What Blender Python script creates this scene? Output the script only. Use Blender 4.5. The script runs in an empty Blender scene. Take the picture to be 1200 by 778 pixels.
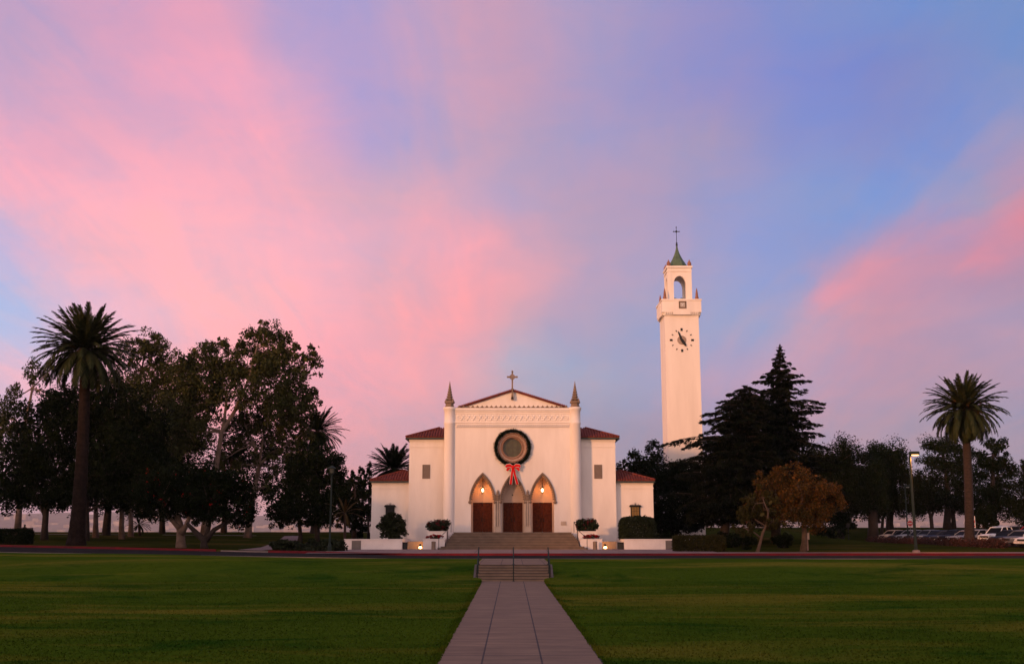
import bpy, math, random
import numpy as np
from mathutils import Vector, Matrix
from math import sin, cos, tan, atan, atan2, asin, sqrt, pi, radians as R

random.seed(7)
RNG = np.random.default_rng(11)
SC = bpy.context.scene
COL = SC.collection

# ------------------------------------------------------------------ camera
F, CX, CY, HC = 1250.0, 600.0, 388.5, 2.7
TILT = atan((622.0 - CY) / F)
cam = bpy.data.cameras.new('camera')
cam.sensor_width = 36.0
cam.lens = F / 1200.0 * 36.0
cam.clip_start, cam.clip_end = 0.1, 30000
camo = bpy.data.objects.new('camera', cam)
camo.location = (0, 0, HC)
camo.rotation_euler = (pi / 2 + TILT, 0, 0)
COL.objects.link(camo)
SC.camera = camo

def ray(px, py):
    x, y, z = (px - CX) / F, (CY - py) / F, 1.0
    return Vector((x, z * cos(TILT) - y * sin(TILT), z * sin(TILT) + y * cos(TILT)))
def at(px, py, Y):
    d = ray(px, py)
    return Vector((d.x * Y / d.y, Y, HC + d.z * Y / d.y))
def ux(px, Y, py=600): return at(px, py, Y).x
def uz(py, Y, px=600): return at(px, py, Y).z
def proj(az, el):
    d = (sin(az) * cos(el), cos(az) * cos(el), sin(el))
    fz = d[1] * cos(TILT) + d[2] * sin(TILT)
    fy = -d[1] * sin(TILT) + d[2] * cos(TILT)
    return CX + F * d[0] / fz, CY - F * fy / fz

# ------------------------------------------------------------------ world, sun, exposure
SUN_AZ, SUN_EL = R(-138), R(7.0)       # azimuth from +Y towards +X: behind the camera, to the left
SUN_STRENGTH, SUN_COLOR, SUN_ANGLE = 2.9, (1.0, 0.42, 0.16), R(4.0)

def lin(c):
    return tuple(((v / 255) / 12.92 if v / 255 <= 0.04045 else ((v / 255 + 0.055) / 1.055) ** 2.4) for v in c)

SKY = {   # colours of the evening sky: {picture row: [(picture column, sRGB), ...]}
 25: [(0,(178,158,195)),(100,(208,160,190)),(200,(215,160,190)),(260,(222,160,185)),(310,(178,158,200)),(400,(165,155,205)),(460,(200,160,190)),(580,(195,155,180)),(650,(175,155,190)),(740,(165,150,190)),(850,(140,140,195)),(950,(120,140,200)),(1200,(108,140,195))],
 90: [(0,(185,160,195)),(60,(205,165,195)),(140,(228,165,190)),(260,(235,165,190)),(330,(215,165,195)),(440,(165,155,205)),(500,(195,160,190)),(600,(200,155,180)),(700,(165,150,190)),(800,(145,140,195)),(950,(125,135,200)),(1050,(125,130,190)),(1200,(105,140,200))],
 160: [(0,(240,170,190)),(60,(225,165,190)),(100,(205,165,195)),(200,(230,168,190)),(320,(238,168,188)),(430,(170,158,205)),(540,(195,160,185)),(620,(175,155,185)),(700,(160,152,195)),(820,(170,150,180)),(900,(135,140,195)),(960,(120,140,205)),(1060,(122,135,195)),(1120,(112,140,205)),(1200,(165,150,180))],
 230: [(0,(250,175,190)),(100,(250,178,192)),(200,(248,175,190)),(300,(235,172,190)),(420,(215,168,185)),(520,(210,165,185)),(590,(175,160,195)),(680,(185,155,180)),(780,(165,150,185)),(880,(140,150,200)),(980,(120,148,205)),(1080,(128,150,205)),(1140,(160,150,180)),(1200,(205,135,155))],
 265: [(0,(215,180,205)),(60,(250,178,190)),(150,(255,180,188)),(250,(255,180,188)),(350,(245,174,190)),(430,(215,168,188)),(530,(228,164,180)),(600,(205,160,182)),(680,(178,155,182)),(790,(165,152,188)),(880,(138,150,203)),(980,(122,148,205)),(1040,(138,148,197)),(1090,(160,145,185)),(1130,(185,140,168)),(1165,(218,136,156)),(1200,(208,130,150))],
 300: [(0,(178,182,222)),(60,(235,180,198)),(120,(255,180,185)),(250,(255,180,190)),(380,(250,176,188)),(450,(215,170,190)),(550,(248,165,175)),(640,(215,160,175)),(700,(175,155,185)),(800,(162,153,190)),(890,(136,151,205)),(955,(140,150,198)),(985,(168,147,182)),(1005,(222,140,163)),(1030,(205,142,164)),(1070,(190,142,168)),(1105,(205,137,160)),(1145,(208,134,156)),(1180,(182,136,163)),(1200,(165,136,168))],
 335: [(0,(165,186,228)),(60,(200,184,212)),(130,(245,182,195)),(250,(255,182,185)),(390,(252,174,185)),(460,(220,168,182)),(540,(252,162,168)),(620,(212,160,175)),(690,(175,155,185)),(800,(158,154,190)),(880,(138,154,204)),(940,(155,153,193)),(975,(205,147,170)),(1000,(228,142,160)),(1035,(205,141,162)),(1080,(188,140,166)),(1130,(170,138,168)),(1200,(165,136,166))],
 370: [(0,(180,195,230)),(60,(195,185,215)),(160,(240,185,200)),(250,(255,182,185)),(400,(252,172,182)),(470,(225,165,178)),(540,(252,160,165)),(600,(205,160,175)),(680,(170,155,185)),(760,(155,155,190)),(860,(140,158,200)),(920,(170,155,185)),(980,(210,148,165)),(1060,(195,140,160)),(1130,(175,145,175)),(1200,(175,145,170))],
 440: [(0,(220,185,205)),(60,(240,180,195)),(160,(250,178,185)),(300,(255,172,180)),(400,(250,165,175)),(480,(240,165,175)),(540,(235,160,168)),(590,(180,170,190)),(660,(165,165,190)),(740,(155,155,185)),(850,(170,150,185)),(920,(195,150,172)),(1000,(188,143,168)),(1060,(180,140,165)),(1120,(170,140,165)),(1200,(165,140,170))],
 520: [(0,(215,180,200)),(200,(235,165,175)),(380,(235,155,165)),(430,(215,158,170)),(480,(200,155,170)),(600,(170,150,170)),(750,(140,135,165)),(850,(150,135,165)),(1000,(155,140,165)),(1060,(148,138,165)),(1150,(150,140,165)),(1200,(150,138,165))],
 600: [(0,(185,150,162)),(200,(190,150,160)),(420,(185,148,160)),(600,(165,142,158)),(800,(145,130,152)),(1200,(140,125,148))],
}
def sky_at(px, py):
    rows = sorted(SKY)
    def row(r):
        st = SKY[r]
        xs = [s[0] for s in st]
        return np.array([np.interp(px, xs, [lin(s[1])[k] for s in st]) for k in range(3)])
    py = min(max(py, rows[0]), rows[-1])
    for a, b in zip(rows, rows[1:]):
        if a <= py <= b:
            t = (py - a) / (b - a)
            return row(a) * (1 - t) + row(b) * t

world = bpy.data.worlds.new('World')
SC.world = world
world.use_nodes = True
wt = world.node_tree
wt.nodes.clear()
def N(tree, typ, **kw):
    n = tree.nodes.new(typ)
    for k, v in kw.items(): setattr(n, k, v)
    return n
def L(tree, a, b): tree.links.new(a, b)
def math_node(tree, op, a, b=None, clamp=False):
    n = N(tree, 'ShaderNodeMath', operation=op, use_clamp=clamp)
    for i, v in enumerate((a, b)):
        if v is None: continue
        if isinstance(v, (int, float)): n.inputs[i].default_value = v
        else: L(tree, v, n.inputs[i])
    return n.outputs[0]

def build_sky():
    t = wt
    tc = N(t, 'ShaderNodeTexCoord')
    sep = N(t, 'ShaderNodeSeparateXYZ'); L(t, tc.outputs['Generated'], sep.inputs[0])
    X, Y, Z = sep.outputs
    az0 = math_node(t, 'ARCTAN2', X, Y)
    el0 = math_node(t, 'ARCSINE', Z)
    # cloud deck coordinates: the direction carried up to a flat layer, streaks run along +Y
    den = math_node(t, 'ADD', math_node(t, 'MAXIMUM', Z, 0.0), 0.12)
    cmb = N(t, 'ShaderNodeCombineXYZ')
    L(t, math_node(t, 'MULTIPLY', math_node(t, 'DIVIDE', X, den), 1.5), cmb.inputs[0])
    L(t, math_node(t, 'MULTIPLY', math_node(t, 'DIVIDE', Y, den), 0.42), cmb.inputs[1])
    n1 = N(t, 'ShaderNodeTexNoise'); n1.inputs['Scale'].default_value = 1.7; n1.inputs['Detail'].default_value = 6; n1.inputs['Roughness'].default_value = 0.55
    L(t, cmb.outputs[0], n1.inputs['Vector'])
    cm2 = N(t, 'ShaderNodeCombineXYZ')
    L(t, math_node(t, 'MULTIPLY', math_node(t, 'DIVIDE', X, den), 1.25), cm2.inputs[0])
    L(t, math_node(t, 'MULTIPLY', math_node(t, 'DIVIDE', Y, den), 0.25), cm2.inputs[1])
    n2 = N(t, 'ShaderNodeTexNoise'); n2.inputs['Scale'].default_value = 4.2; n2.inputs['Detail'].default_value = 8; n2.inputs['Roughness'].default_value = 0.6; n2.inputs['Distortion'].default_value = 0.7
    L(t, cm2.outputs[0], n2.inputs['Vector'])
    n3 = N(t, 'ShaderNodeTexNoise'); n3.inputs['Scale'].default_value = 9; n3.inputs['Detail'].default_value = 6; n3.inputs['Roughness'].default_value = 0.6
    L(t, tc.outputs['Generated'], n3.inputs['Vector'])
    s1 = N(t, 'ShaderNodeSeparateColor'); L(t, n1.outputs['Color'], s1.inputs[0])
    s2 = N(t, 'ShaderNodeSeparateColor'); L(t, n2.outputs['Color'], s2.inputs[0])
    s3 = N(t, 'ShaderNodeSeparateColor'); L(t, n3.outputs['Color'], s3.inputs[0])
    def warp(base, a, b, c, amp1, amp2, amp3):
        v = math_node(t, 'MULTIPLY', math_node(t, 'SUBTRACT', a, 0.5), amp1)
        w = math_node(t, 'MULTIPLY', math_node(t, 'SUBTRACT', b, 0.5), amp2)
        q = math_node(t, 'MULTIPLY', math_node(t, 'SUBTRACT', c, 0.5), amp3)
        return math_node(t, 'ADD', math_node(t, 'ADD', base, math_node(t, 'ADD', v, w)), q)
    az = warp(az0, s1.outputs[0], s2.outputs[0], s3.outputs[0], R(2.6), R(3.4), R(3.4))
    el = warp(el0, s1.outputs[1], s2.outputs[1], s3.outputs[1], R(1.4), R(2.0), R(3.2))
    fac = math_node(t, 'MULTIPLY_ADD', az, 1 / (2 * pi))
    fac.node.inputs[2].default_value = 0.5
    SCALE = 3.0
    els = [-4, 0.5, 3, 5.5] + [float(v) for v in np.arange(7, 19.3, 1.3)] + [20.5, 23, 25.5, 28]
    prev = None
    for k, e in enumerate(els):
        stops = []
        for a in np.arange(-26.4, 26.5, 2.2):
            px, py = proj(R(a), R(e))
            stops.append((a, sky_at(px, py)))
        lo = max(0.0, min(1.0, e / 26.0))
        # the sunset behind the camera: bright orange at the sun's side, mauve elsewhere
        sunside = np.array((2.1, 1.47, 1.17)) * (1 - lo) + np.array((1.15, 0.86, 0.8)) * lo
        other = np.array((1.15, 0.84, 0.8)) * (1 - lo) + np.array((0.7, 0.55, 0.66)) * lo
        stops += [(-75, other * 0.9), (-132, sunside), (-170, sunside * 0.9), (80, other * 0.6), (130, other * 0.9), (178, sunside * 0.88)]
        stops.sort(key=lambda s: s[0])
        cr = N(t, 'ShaderNodeValToRGB')
        cr.color_ramp.interpolation = 'EASE' if False else 'LINEAR'
        els_ = cr.color_ramp.elements
        while len(els_) > 1: els_.remove(els_[-1])
        for i, (a, c) in enumerate(stops):
            p = (a + 180) / 360
            el_ = els_[0] if i == 0 else els_.new(p)
            el_.position = p
            el_.color = (c[0] / SCALE, c[1] / SCALE, c[2] / SCALE, 1)
        L(t, fac, cr.inputs[0])
        if prev is None:
            prev = cr.outputs[0]
        else:
            mr = N(t, 'ShaderNodeMapRange'); mr.interpolation_type = 'LINEAR'
            mr.inputs['From Min'].default_value = R(els[k - 1]); mr.inputs['From Max'].default_value = R(e)
            L(t, el, mr.inputs['Value'])
            mx = N(t, 'ShaderNodeMix', data_type='RGBA')
            L(t, mr.outputs[0], mx.inputs['Factor']); L(t, prev, mx.inputs['A']); L(t, cr.outputs[0], mx.inputs['B'])
            prev = mx.outputs['Result']
    # zenith
    mr = N(t, 'ShaderNodeMapRange'); mr.inputs['From Min'].default_value = R(30); mr.inputs['From Max'].default_value = R(70)
    L(t, el0, mr.inputs['Value'])
    mx = N(t, 'ShaderNodeMix', data_type='RGBA'); L(t, mr.outputs[0], mx.inputs['Factor']); L(t, prev, mx.inputs['A'])
    mx.inputs['B'].default_value = (0.38 / SCALE, 0.36 / SCALE, 0.56 / SCALE, 1)
    col = mx.outputs['Result']
    # fine cirrus texture
    m2 = N(t, 'ShaderNodeMix', data_type='RGBA', blend_type='MULTIPLY'); m2.inputs['Factor'].default_value = 1
    cr = N(t, 'ShaderNodeValToRGB')
    cr.color_ramp.elements[0].position = 0.36; cr.color_ramp.elements[0].color = (0.83, 0.96, 1.06, 1)
    cr.color_ramp.elements[1].position = 0.64; cr.color_ramp.elements[1].color = (1.17, 1.0, 0.96, 1)
    n4 = N(t, 'ShaderNodeTexNoise'); n4.inputs['Scale'].default_value = 13; n4.inputs['Detail'].default_value = 7; n4.inputs['Roughness'].default_value = 0.62; n4.inputs['Distortion'].default_value = 0.5
    mp4 = N(t, 'ShaderNodeMapping'); mp4.inputs['Rotation'].default_value = (0, R(-32), 0); mp4.inputs['Scale'].default_value = (0.75, 1, 1.7)
    L(t, tc.outputs['Generated'], mp4.inputs['Vector']); L(t, mp4.outputs[0], n4.inputs['Vector'])
    cf = math_node(t, 'ADD', math_node(t, 'MULTIPLY', n2.outputs['Fac'], 0.55), math_node(t, 'MULTIPLY', n4.outputs['Fac'], 0.45))
    L(t, cf, cr.inputs[0]); L(t, col, m2.inputs['A']); L(t, cr.outputs[0], m2.inputs['B'])
    bg = N(t, 'ShaderNodeBackground'); bg.inputs['Strength'].default_value = SCALE * 1.0
    L(t, m2.outputs['Result'], bg.inputs['Color'])
    sk = N(t, 'ShaderNodeTexSky', sky_type='NISHITA')
    sk.sun_disc = False; sk.sun_elevation = SUN_EL; sk.sun_rotation = SUN_AZ
    bg2 = N(t, 'ShaderNodeBackground'); bg2.inputs['Strength'].default_value = 0.012
    L(t, sk.outputs[0], bg2.inputs['Color'])
    add = N(t, 'ShaderNodeAddShader'); L(t, bg.outputs[0], add.inputs[0]); L(t, bg2.outputs[0], add.inputs[1])
    out = N(t, 'ShaderNodeOutputWorld'); L(t, add.outputs[0], out.inputs['Surface'])
build_sky()

sl = bpy.data.lights.new('sun', 'SUN')
sl.energy, sl.color, sl.angle = SUN_STRENGTH, SUN_COLOR, SUN_ANGLE
so = bpy.data.objects.new('sun', sl)
sd = Vector((sin(SUN_AZ) * cos(SUN_EL), cos(SUN_AZ) * cos(SUN_EL), sin(SUN_EL)))
so.rotation_euler = sd.to_track_quat('Z', 'Y').to_euler()
so.location = sd * 50
COL.objects.link(so)

SC.view_settings.view_transform = 'Standard'
SC.view_settings.look = 'None'
SC.view_settings.exposure = 0.0
SC.view_settings.gamma = 1.0
SC.view_settings.use_curve_mapping = False
SC.cycles.max_bounces = 6
SC.cycles.diffuse_bounces = 3
SC.cycles.glossy_bounces = 3
SC.cycles.transmission_bounces = 3
SC.cycles.volume_bounces = 0
SC.cycles.use_denoising = True

# ------------------------------------------------------------------ materials
MATS = {}
def mat(name, c1, c2=None, scale=1.0, rough=0.8, bump=0.0, bscale=None, spec=0.3, metal=0.0, emit=None, estr=0.0, detail=5, stretch=None, coord='Object', transm=0.0):
    if name in MATS: return MATS[name]
    m = bpy.data.materials.new(name); m.use_nodes = True
    t = m.node_tree
    b = t.nodes['Principled BSDF']
    b.inputs['Roughness'].default_value = rough
    b.inputs['Specular IOR Level'].default_value = spec
    b.inputs['Metallic'].default_value = metal
    tc = N(t, 'ShaderNodeTexCoord')
    vec = tc.outputs[coord]
    if stretch:
        mp = N(t, 'ShaderNodeMapping'); mp.inputs['Scale'].default_value = stretch
        L(t, vec, mp.inputs['Vector']); vec = mp.outputs[0]
    if c2 is None: c2 = tuple(v * 0.85 for v in c1)
    nz = N(t, 'ShaderNodeTexNoise'); nz.inputs['Scale'].default_value = scale; nz.inputs['Detail'].default_value = detail; nz.inputs['Roughness'].default_value = 0.6
    L(t, vec, nz.inputs['Vector'])
    cr = N(t, 'ShaderNodeValToRGB')
    cr.color_ramp.elements[0].position = 0.35; cr.color_ramp.elements[0].color = (*c2, 1)
    cr.color_ramp.elements[1].position = 0.65; cr.color_ramp.elements[1].color = (*c1, 1)
    L(t, nz.outputs['Fac'], cr.inputs[0]); L(t, cr.outputs[0], b.inputs['Base Color'])
    if bump:
        nb = N(t, 'ShaderNodeTexNoise'); nb.inputs['Scale'].default_value = bscale or scale * 4; nb.inputs['Detail'].default_value = 4
        L(t, vec, nb.inputs['Vector'])
        bp = N(t, 'ShaderNodeBump'); bp.inputs['Strength'].default_value = bump; bp.inputs['Distance'].default_value = 0.05
        L(t, nb.outputs['Fac'], bp.inputs['Height']); L(t, bp.outputs[0], b.inputs['Normal'])
    if emit:
        b.inputs['Emission Color'].default_value = (*emit, 1); b.inputs['Emission Strength'].default_value = estr
    MATS[name] = m
    return m
def leaf_mat(name, cols, rough=0.65):
    if name in MATS: return MATS[name]
    m = bpy.data.materials.new(name); m.use_nodes = True
    t = m.node_tree; b = t.nodes['Principled BSDF']
    b.inputs['Roughness'].default_value = rough; b.inputs['Specular IOR Level'].default_value = 0.03
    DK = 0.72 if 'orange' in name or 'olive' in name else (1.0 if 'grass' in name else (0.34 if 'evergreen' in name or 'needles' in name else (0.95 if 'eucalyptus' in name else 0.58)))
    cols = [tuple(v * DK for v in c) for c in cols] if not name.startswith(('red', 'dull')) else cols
    g = N(t, 'ShaderNodeNewGeometry')
    tc = N(t, 'ShaderNodeTexCoord')
    nz = N(t, 'ShaderNodeTexNoise'); nz.inputs['Scale'].default_value = 0.45; nz.inputs['Detail'].default_value = 3
    L(t, tc.outputs['Object'], nz.inputs['Vector'])
    f = math_node(t, 'MULTIPLY_ADD', g.outputs['Random Per Island'], 0.5)
    L(t, math_node(t, 'MULTIPLY', nz.outputs['Fac'], 0.6), f.node.inputs[2])
    cr = N(t, 'ShaderNodeValToRGB')
    n = len(cols)
    e = cr.color_ramp.elements
    e.remove(e[1])
    for i, c in enumerate(cols):
        p = 0.2 + 0.65 * i / (n - 1)
        if i == 0: q = e[0]; q.position = p
        else: q = e.new(p)
        q.color = (*c, 1)
    L(t, f, cr.inputs[0]); L(t, cr.outputs[0], b.inputs['Base Color'])
    MATS[name] = m
    return m

stucco = mat('white stucco', (0.80, 0.735, 0.68), (0.715, 0.65, 0.595), 0.9, 0.9, 0.15, 9, 0.2, detail=8, stretch=(1, 1, .22))
stucco_tower = mat('tower stucco', (0.80, 0.72, 0.65), (0.72, 0.645, 0.575), 0.8, 0.9, 0.15, 8, 0.2, detail=8, stretch=(1, 1, .15))
stone = mat('carved stone', (0.25, 0.18, 0.13), (0.18, 0.13, 0.095), 2.0, 0.9, 0.3, 12, 0.2)
pale_stone = mat('pale stone', (0.52, 0.42, 0.34), (0.43, 0.34, 0.27), 1.5, 0.9, 0.2, 12, 0.2)
step_stone = mat('step concrete', (0.27, 0.195, 0.145), (0.2, 0.145, 0.11), 1.3, 0.9, 0.2, 10, 0.2)
tread_stone = mat('tread concrete with painted shade', (0.115, 0.085, 0.066), (0.08, 0.06, 0.048), 1.3, 0.95, 0.2, 10, 0.1)  # same concrete as the risers, toned darker to paint in the step shading
tile = mat('clay roof tile', (0.21, 0.045, 0.028), (0.09, 0.02, 0.015), 3.5, 0.85, 0.2, 8, 0.2)
gutter = mat('green gutter paint', (0.035, 0.05, 0.04), None, 3, 0.6)
wood = mat('door wood', (0.105, 0.026, 0.011), (0.05, 0.012, 0.006), 5, 0.7, 0.2, 14, 0.08)
iron = mat('dark iron', (0.011, 0.011, 0.011), None, 4, 0.6, spec=0.2)
copper = mat('green copper', (0.09, 0.14, 0.075), (0.05, 0.085, 0.05), 2.5, 0.6, 0.15, 8, 0.4)
terracotta = mat('terracotta finial', (0.28, 0.13, 0.085), (0.2, 0.09, 0.06), 3, 0.85)
glass_olive = mat('rose glass', (0.075, 0.07, 0.03), (0.045, 0.04, 0.02), 2.2, 0.35, 0.1, 6, 0.5)
glass_dark = mat('dark window glass', (0.02, 0.02, 0.022), None, 2, 0.12, spec=0.6)
louvre = mat('vent louvre paint', (0.20, 0.155, 0.13), None, 3, 0.8)
asphalt = mat('asphalt', (0.034, 0.029, 0.029), (0.022, 0.02, 0.02), 1.5, 1.0, 0.2, 30, 0.0)
red_paint = mat('red kerb paint', (0.165, 0.004, 0.008), (0.10, 0.004, 0.008), 1.2, 0.8, 0.1, 12)
white_plaster = mat('garden wall plaster', (0.80, 0.73, 0.69), (0.70, 0.63, 0.59), 0.8, 0.9, 0.1, 10)
pole_green = mat('green pole paint', (0.026, 0.037, 0.032), None, 3, 0.7, spec=0.06)
bark = mat('brown bark', (0.036, 0.025, 0.019), (0.02, 0.014, 0.011), 2.2, 0.95, 0.6, 7)
pale_bark = mat('pale eucalyptus bark', (0.19, 0.13, 0.10), (0.09, 0.065, 0.05), 1.2, 0.95, 0.4, 6)
tan_bark = mat('tan bark', (0.12, 0.075, 0.05), (0.06, 0.04, 0.028), 1.5, 0.95, 0.4, 6)
palm_bark = mat('palm bark', (0.042, 0.025, 0.018), (0.02, 0.013, 0.010), 3.0, 0.95, 0.8, 6, stretch=(1, 1, 2.5))
LF_DARK = leaf_mat('dark evergreen leaves', [(0.007, 0.014, 0.005), (0.015, 0.028, 0.008), (0.027, 0.043, 0.012)])
LF_EUC = leaf_mat('eucalyptus leaves', [(0.016, 0.022, 0.008), (0.036, 0.042, 0.014), (0.066, 0.064, 0.022)])
LF_PALM = leaf_mat('palm leaflets', [(0.02, 0.03, 0.012), (0.04, 0.052, 0.02), (0.066, 0.068, 0.026)], 0.5)
LF_CEDAR = leaf_mat('cedar needles', [(0.007, 0.014, 0.008), (0.016, 0.025, 0.013), (0.028, 0.037, 0.018)])
LF_ORANGE = leaf_mat('autumn orange leaves', [(0.022, 0.022, 0.008), (0.045, 0.038, 0.012), (0.105, 0.052, 0.014), (0.17, 0.068, 0.016)])
LF_OLIVE = leaf_mat('olive green leaves', [(0.022, 0.024, 0.008), (0.045, 0.042, 0.012), (0.07, 0.055, 0.016)])
LF_PINE = leaf_mat('pine needles', [(0.009, 0.020, 0.007), (0.020, 0.038, 0.012), (0.036, 0.056, 0.016)])
LF_RED = leaf_mat('red blossom', [(0.18, 0.008, 0.012), (0.34, 0.014, 0.016)])
LF_HEDGE_RED = leaf_mat('reddish hedge leaves', [(0.022, 0.016, 0.010), (0.05, 0.024, 0.018), (0.09, 0.034, 0.028)])
LF_YELLOW = leaf_mat('yellowing palm leaflets', [(0.05, 0.036, 0.014), (0.11, 0.07, 0.024)])
LF_SHRUB = leaf_mat('shrub leaves', [(0.014, 0.021, 0.012), (0.03, 0.042, 0.02), (0.055, 0.066, 0.034)])

def lawn_material(name='mown grass', kr=1.0, kg=1.0):
    m = bpy.data.materials.new(name); m.use_nodes = True
    t = m.node_tree; b = t.nodes['Principled BSDF']
    b.inputs['Roughness'].default_value = 1.0; b.inputs['Specular IOR Level'].default_value = 0.0
    tc = N(t, 'ShaderNodeTexCoord')
    def noise(sc, det, stretch=None, dist=0.0):
        v = tc.outputs['Object']
        if stretch:
            mp = N(t, 'ShaderNodeMapping'); mp.inputs['Scale'].default_value = stretch; L(t, v, mp.inputs['Vector']); v = mp.outputs[0]
        n = N(t, 'ShaderNodeTexNoise'); n.inputs['Scale'].default_value = sc; n.inputs['Detail'].default_value = det; n.inputs['Distortion'].default_value = dist
        n.inputs['Roughness'].default_value = 0.62
        L(t, v, n.inputs['Vector']); return n.outputs['Fac']
    def ramp(f, stops):
        cr = N(t, 'ShaderNodeValToRGB'); e = cr.color_ramp.elements
        for i, (p, c) in enumerate(stops):
            q = e[i] if i < 2 else e.new(p)
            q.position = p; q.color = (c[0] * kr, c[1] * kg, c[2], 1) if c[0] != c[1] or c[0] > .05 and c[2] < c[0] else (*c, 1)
        L(t, f, cr.inputs[0]); return cr.outputs[0]
    def mix(f, a, c):
        mx = N(t, 'ShaderNodeMix', data_type='RGBA'); L(t, f, mx.inputs['Factor']); L(t, a, mx.inputs['A']); L(t, c, mx.inputs['B']); return mx.outputs['Result']
    base = ramp(noise(0.22, 8, (0.6, 1, 1)), [(0.3, (0.018, 0.040, 0.002)), (0.7, (0.062, 0.104, 0.008))])
    fine = ramp(noise(2.6, 8), [(0.3, (0.016, 0.038, 0.003)), (0.7, (0.072, 0.106, 0.009))])
    tiny = ramp(noise(16, 4, (0.7, 1, 1)), [(0.3, (0.012, 0.034, 0.003)), (0.7, (0.068, 0.100, 0.008))])
    mx = N(t, 'ShaderNodeMix', data_type='RGBA'); mx.inputs['Factor'].default_value = 0.5; L(t, base, mx.inputs['A']); L(t, fine, mx.inputs['B'])
    mx2 = N(t, 'ShaderNodeMix', data_type='RGBA'); mx2.inputs['Factor'].default_value = 0.45; L(t, mx.outputs['Result'], mx2.inputs['A']); L(t, tiny, mx2.inputs['B'])
    c = mx2.outputs['Result']
    dry_m = ramp(noise(0.12, 6, (0.35, 1.5, 1), 0.6), [(0.51, (0, 0, 0)), (0.64, (0.85, 0.85, 0.85))])
    dry_c = ramp(noise(3.5, 5), [(0.3, (0.085, 0.085, 0.008)), (0.7, (0.150, 0.122, 0.018))])
    c = mix(dry_m, c, dry_c)
    dark_m = ramp(noise(0.3, 5, (0.6, 1.2, 1), 0.8), [(0.53, (0, 0, 0)), (0.66, (0.85, 0.85, 0.85))])
    dark_c = ramp(noise(4.5, 4), [(0.3, (0.008, 0.032, 0.003)), (0.7, (0.018, 0.056, 0.005))])
    c = mix(dark_m, c, dark_c)
    L(t, c, b.inputs['Base Color'])
    bp = N(t, 'ShaderNodeBump'); bp.inputs['Strength'].default_value = 0.7; bp.inputs['Distance'].default_value = 0.05
    L(t, noise(9, 6), bp.inputs['Height']); L(t, bp.outputs[0], b.inputs['Normal'])
    return m
GRASS = lawn_material()

def paving(name, c1, c2, sx, sy, joint=0.02, ox=0.0, oy=0.0):
    m = bpy.data.materials.new(name); m.use_nodes = True
    t = m.node_tree; b = t.nodes['Principled BSDF']; b.inputs['Roughness'].default_value = 0.85; b.inputs['Specular IOR Level'].default_value = 0.25
    tc = N(t, 'ShaderNodeTexCoord')
    mp = N(t, 'ShaderNodeMapping'); mp.inputs['Location'].default_value = (ox, oy, 0); L(t, tc.outputs['Object'], mp.inputs['Vector'])
    br = N(t, 'ShaderNodeTexBrick'); br.offset = 0.0; br.squash = 1
    br.inputs['Scale'].default_value = 1; br.inputs['Brick Width'].default_value = sx; br.inputs['Row Height'].default_value = sy
    br.inputs['Mortar Size'].default_value = joint; br.inputs['Mortar Smooth'].default_value = 0.2
    br.inputs['Color1'].default_value = (*c1, 1); br.inputs['Color2'].default_value = (*tuple(v * 0.9 for v in c1), 1); br.inputs['Mortar'].default_value = (*tuple(v * 0.28 for v in c2), 1)
    L(t, mp.outputs[0], br.inputs['Vector'])
    n = N(t, 'ShaderNodeTexNoise'); n.inputs['Scale'].default_value = 1.1; n.inputs['Detail'].default_value = 8; n.inputs['Roughness'].default_value = 0.7
    mp2 = N(t, 'ShaderNodeMapping'); mp2.inputs['Scale'].default_value = (0.6, 2.4, 1); L(t, tc.outputs['Object'], mp2.inputs['Vector']); L(t, mp2.outputs[0], n.inputs['Vector'])
    cr = N(t, 'ShaderNodeValToRGB'); cr.color_ramp.elements[0].position = 0.3; cr.color_ramp.elements[0].color = (0.55, 0.54, 0.55, 1); cr.color_ramp.elements[1].position = 0.7; cr.color_ramp.elements[1].color = (1.18, 1.16, 1.14, 1)
    L(t, n.outputs['Fac'], cr.inputs[0])
    mx = N(t, 'ShaderNodeMix', data_type='RGBA', blend_type='MULTIPLY'); mx.inputs['Factor'].default_value = 1
    L(t, br.outputs['Color'], mx.inputs['A']); L(t, cr.outputs[0], mx.inputs['B']); L(t, mx.outputs['Result'], b.inputs['Base Color'])
    bp = N(t, 'ShaderNodeBump'); bp.inputs['Strength'].default_value = 0.25; bp.inputs['Distance'].default_value = 0.02
    n2 = N(t, 'ShaderNodeTexNoise'); n2.inputs['Scale'].default_value = 14; L(t, tc.outputs['Object'], n2.inputs['Vector'])
    L(t, n2.outputs['Fac'], bp.inputs['Height']); L(t, bp.outputs[0], b.inputs['Normal'])
    return m
WALK_MAT = paving('concrete walk slabs', (0.195, 0.126, 0.078), (0.15, 0.11, 0.1), 1.26, 1.75, 0.022, ox=0.63)
PLAZA_MAT = paving('plaza slabs', (0.235, 0.165, 0.15), (0.24, 0.17, 0.15), 3.0, 3.0, 0.03)

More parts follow.
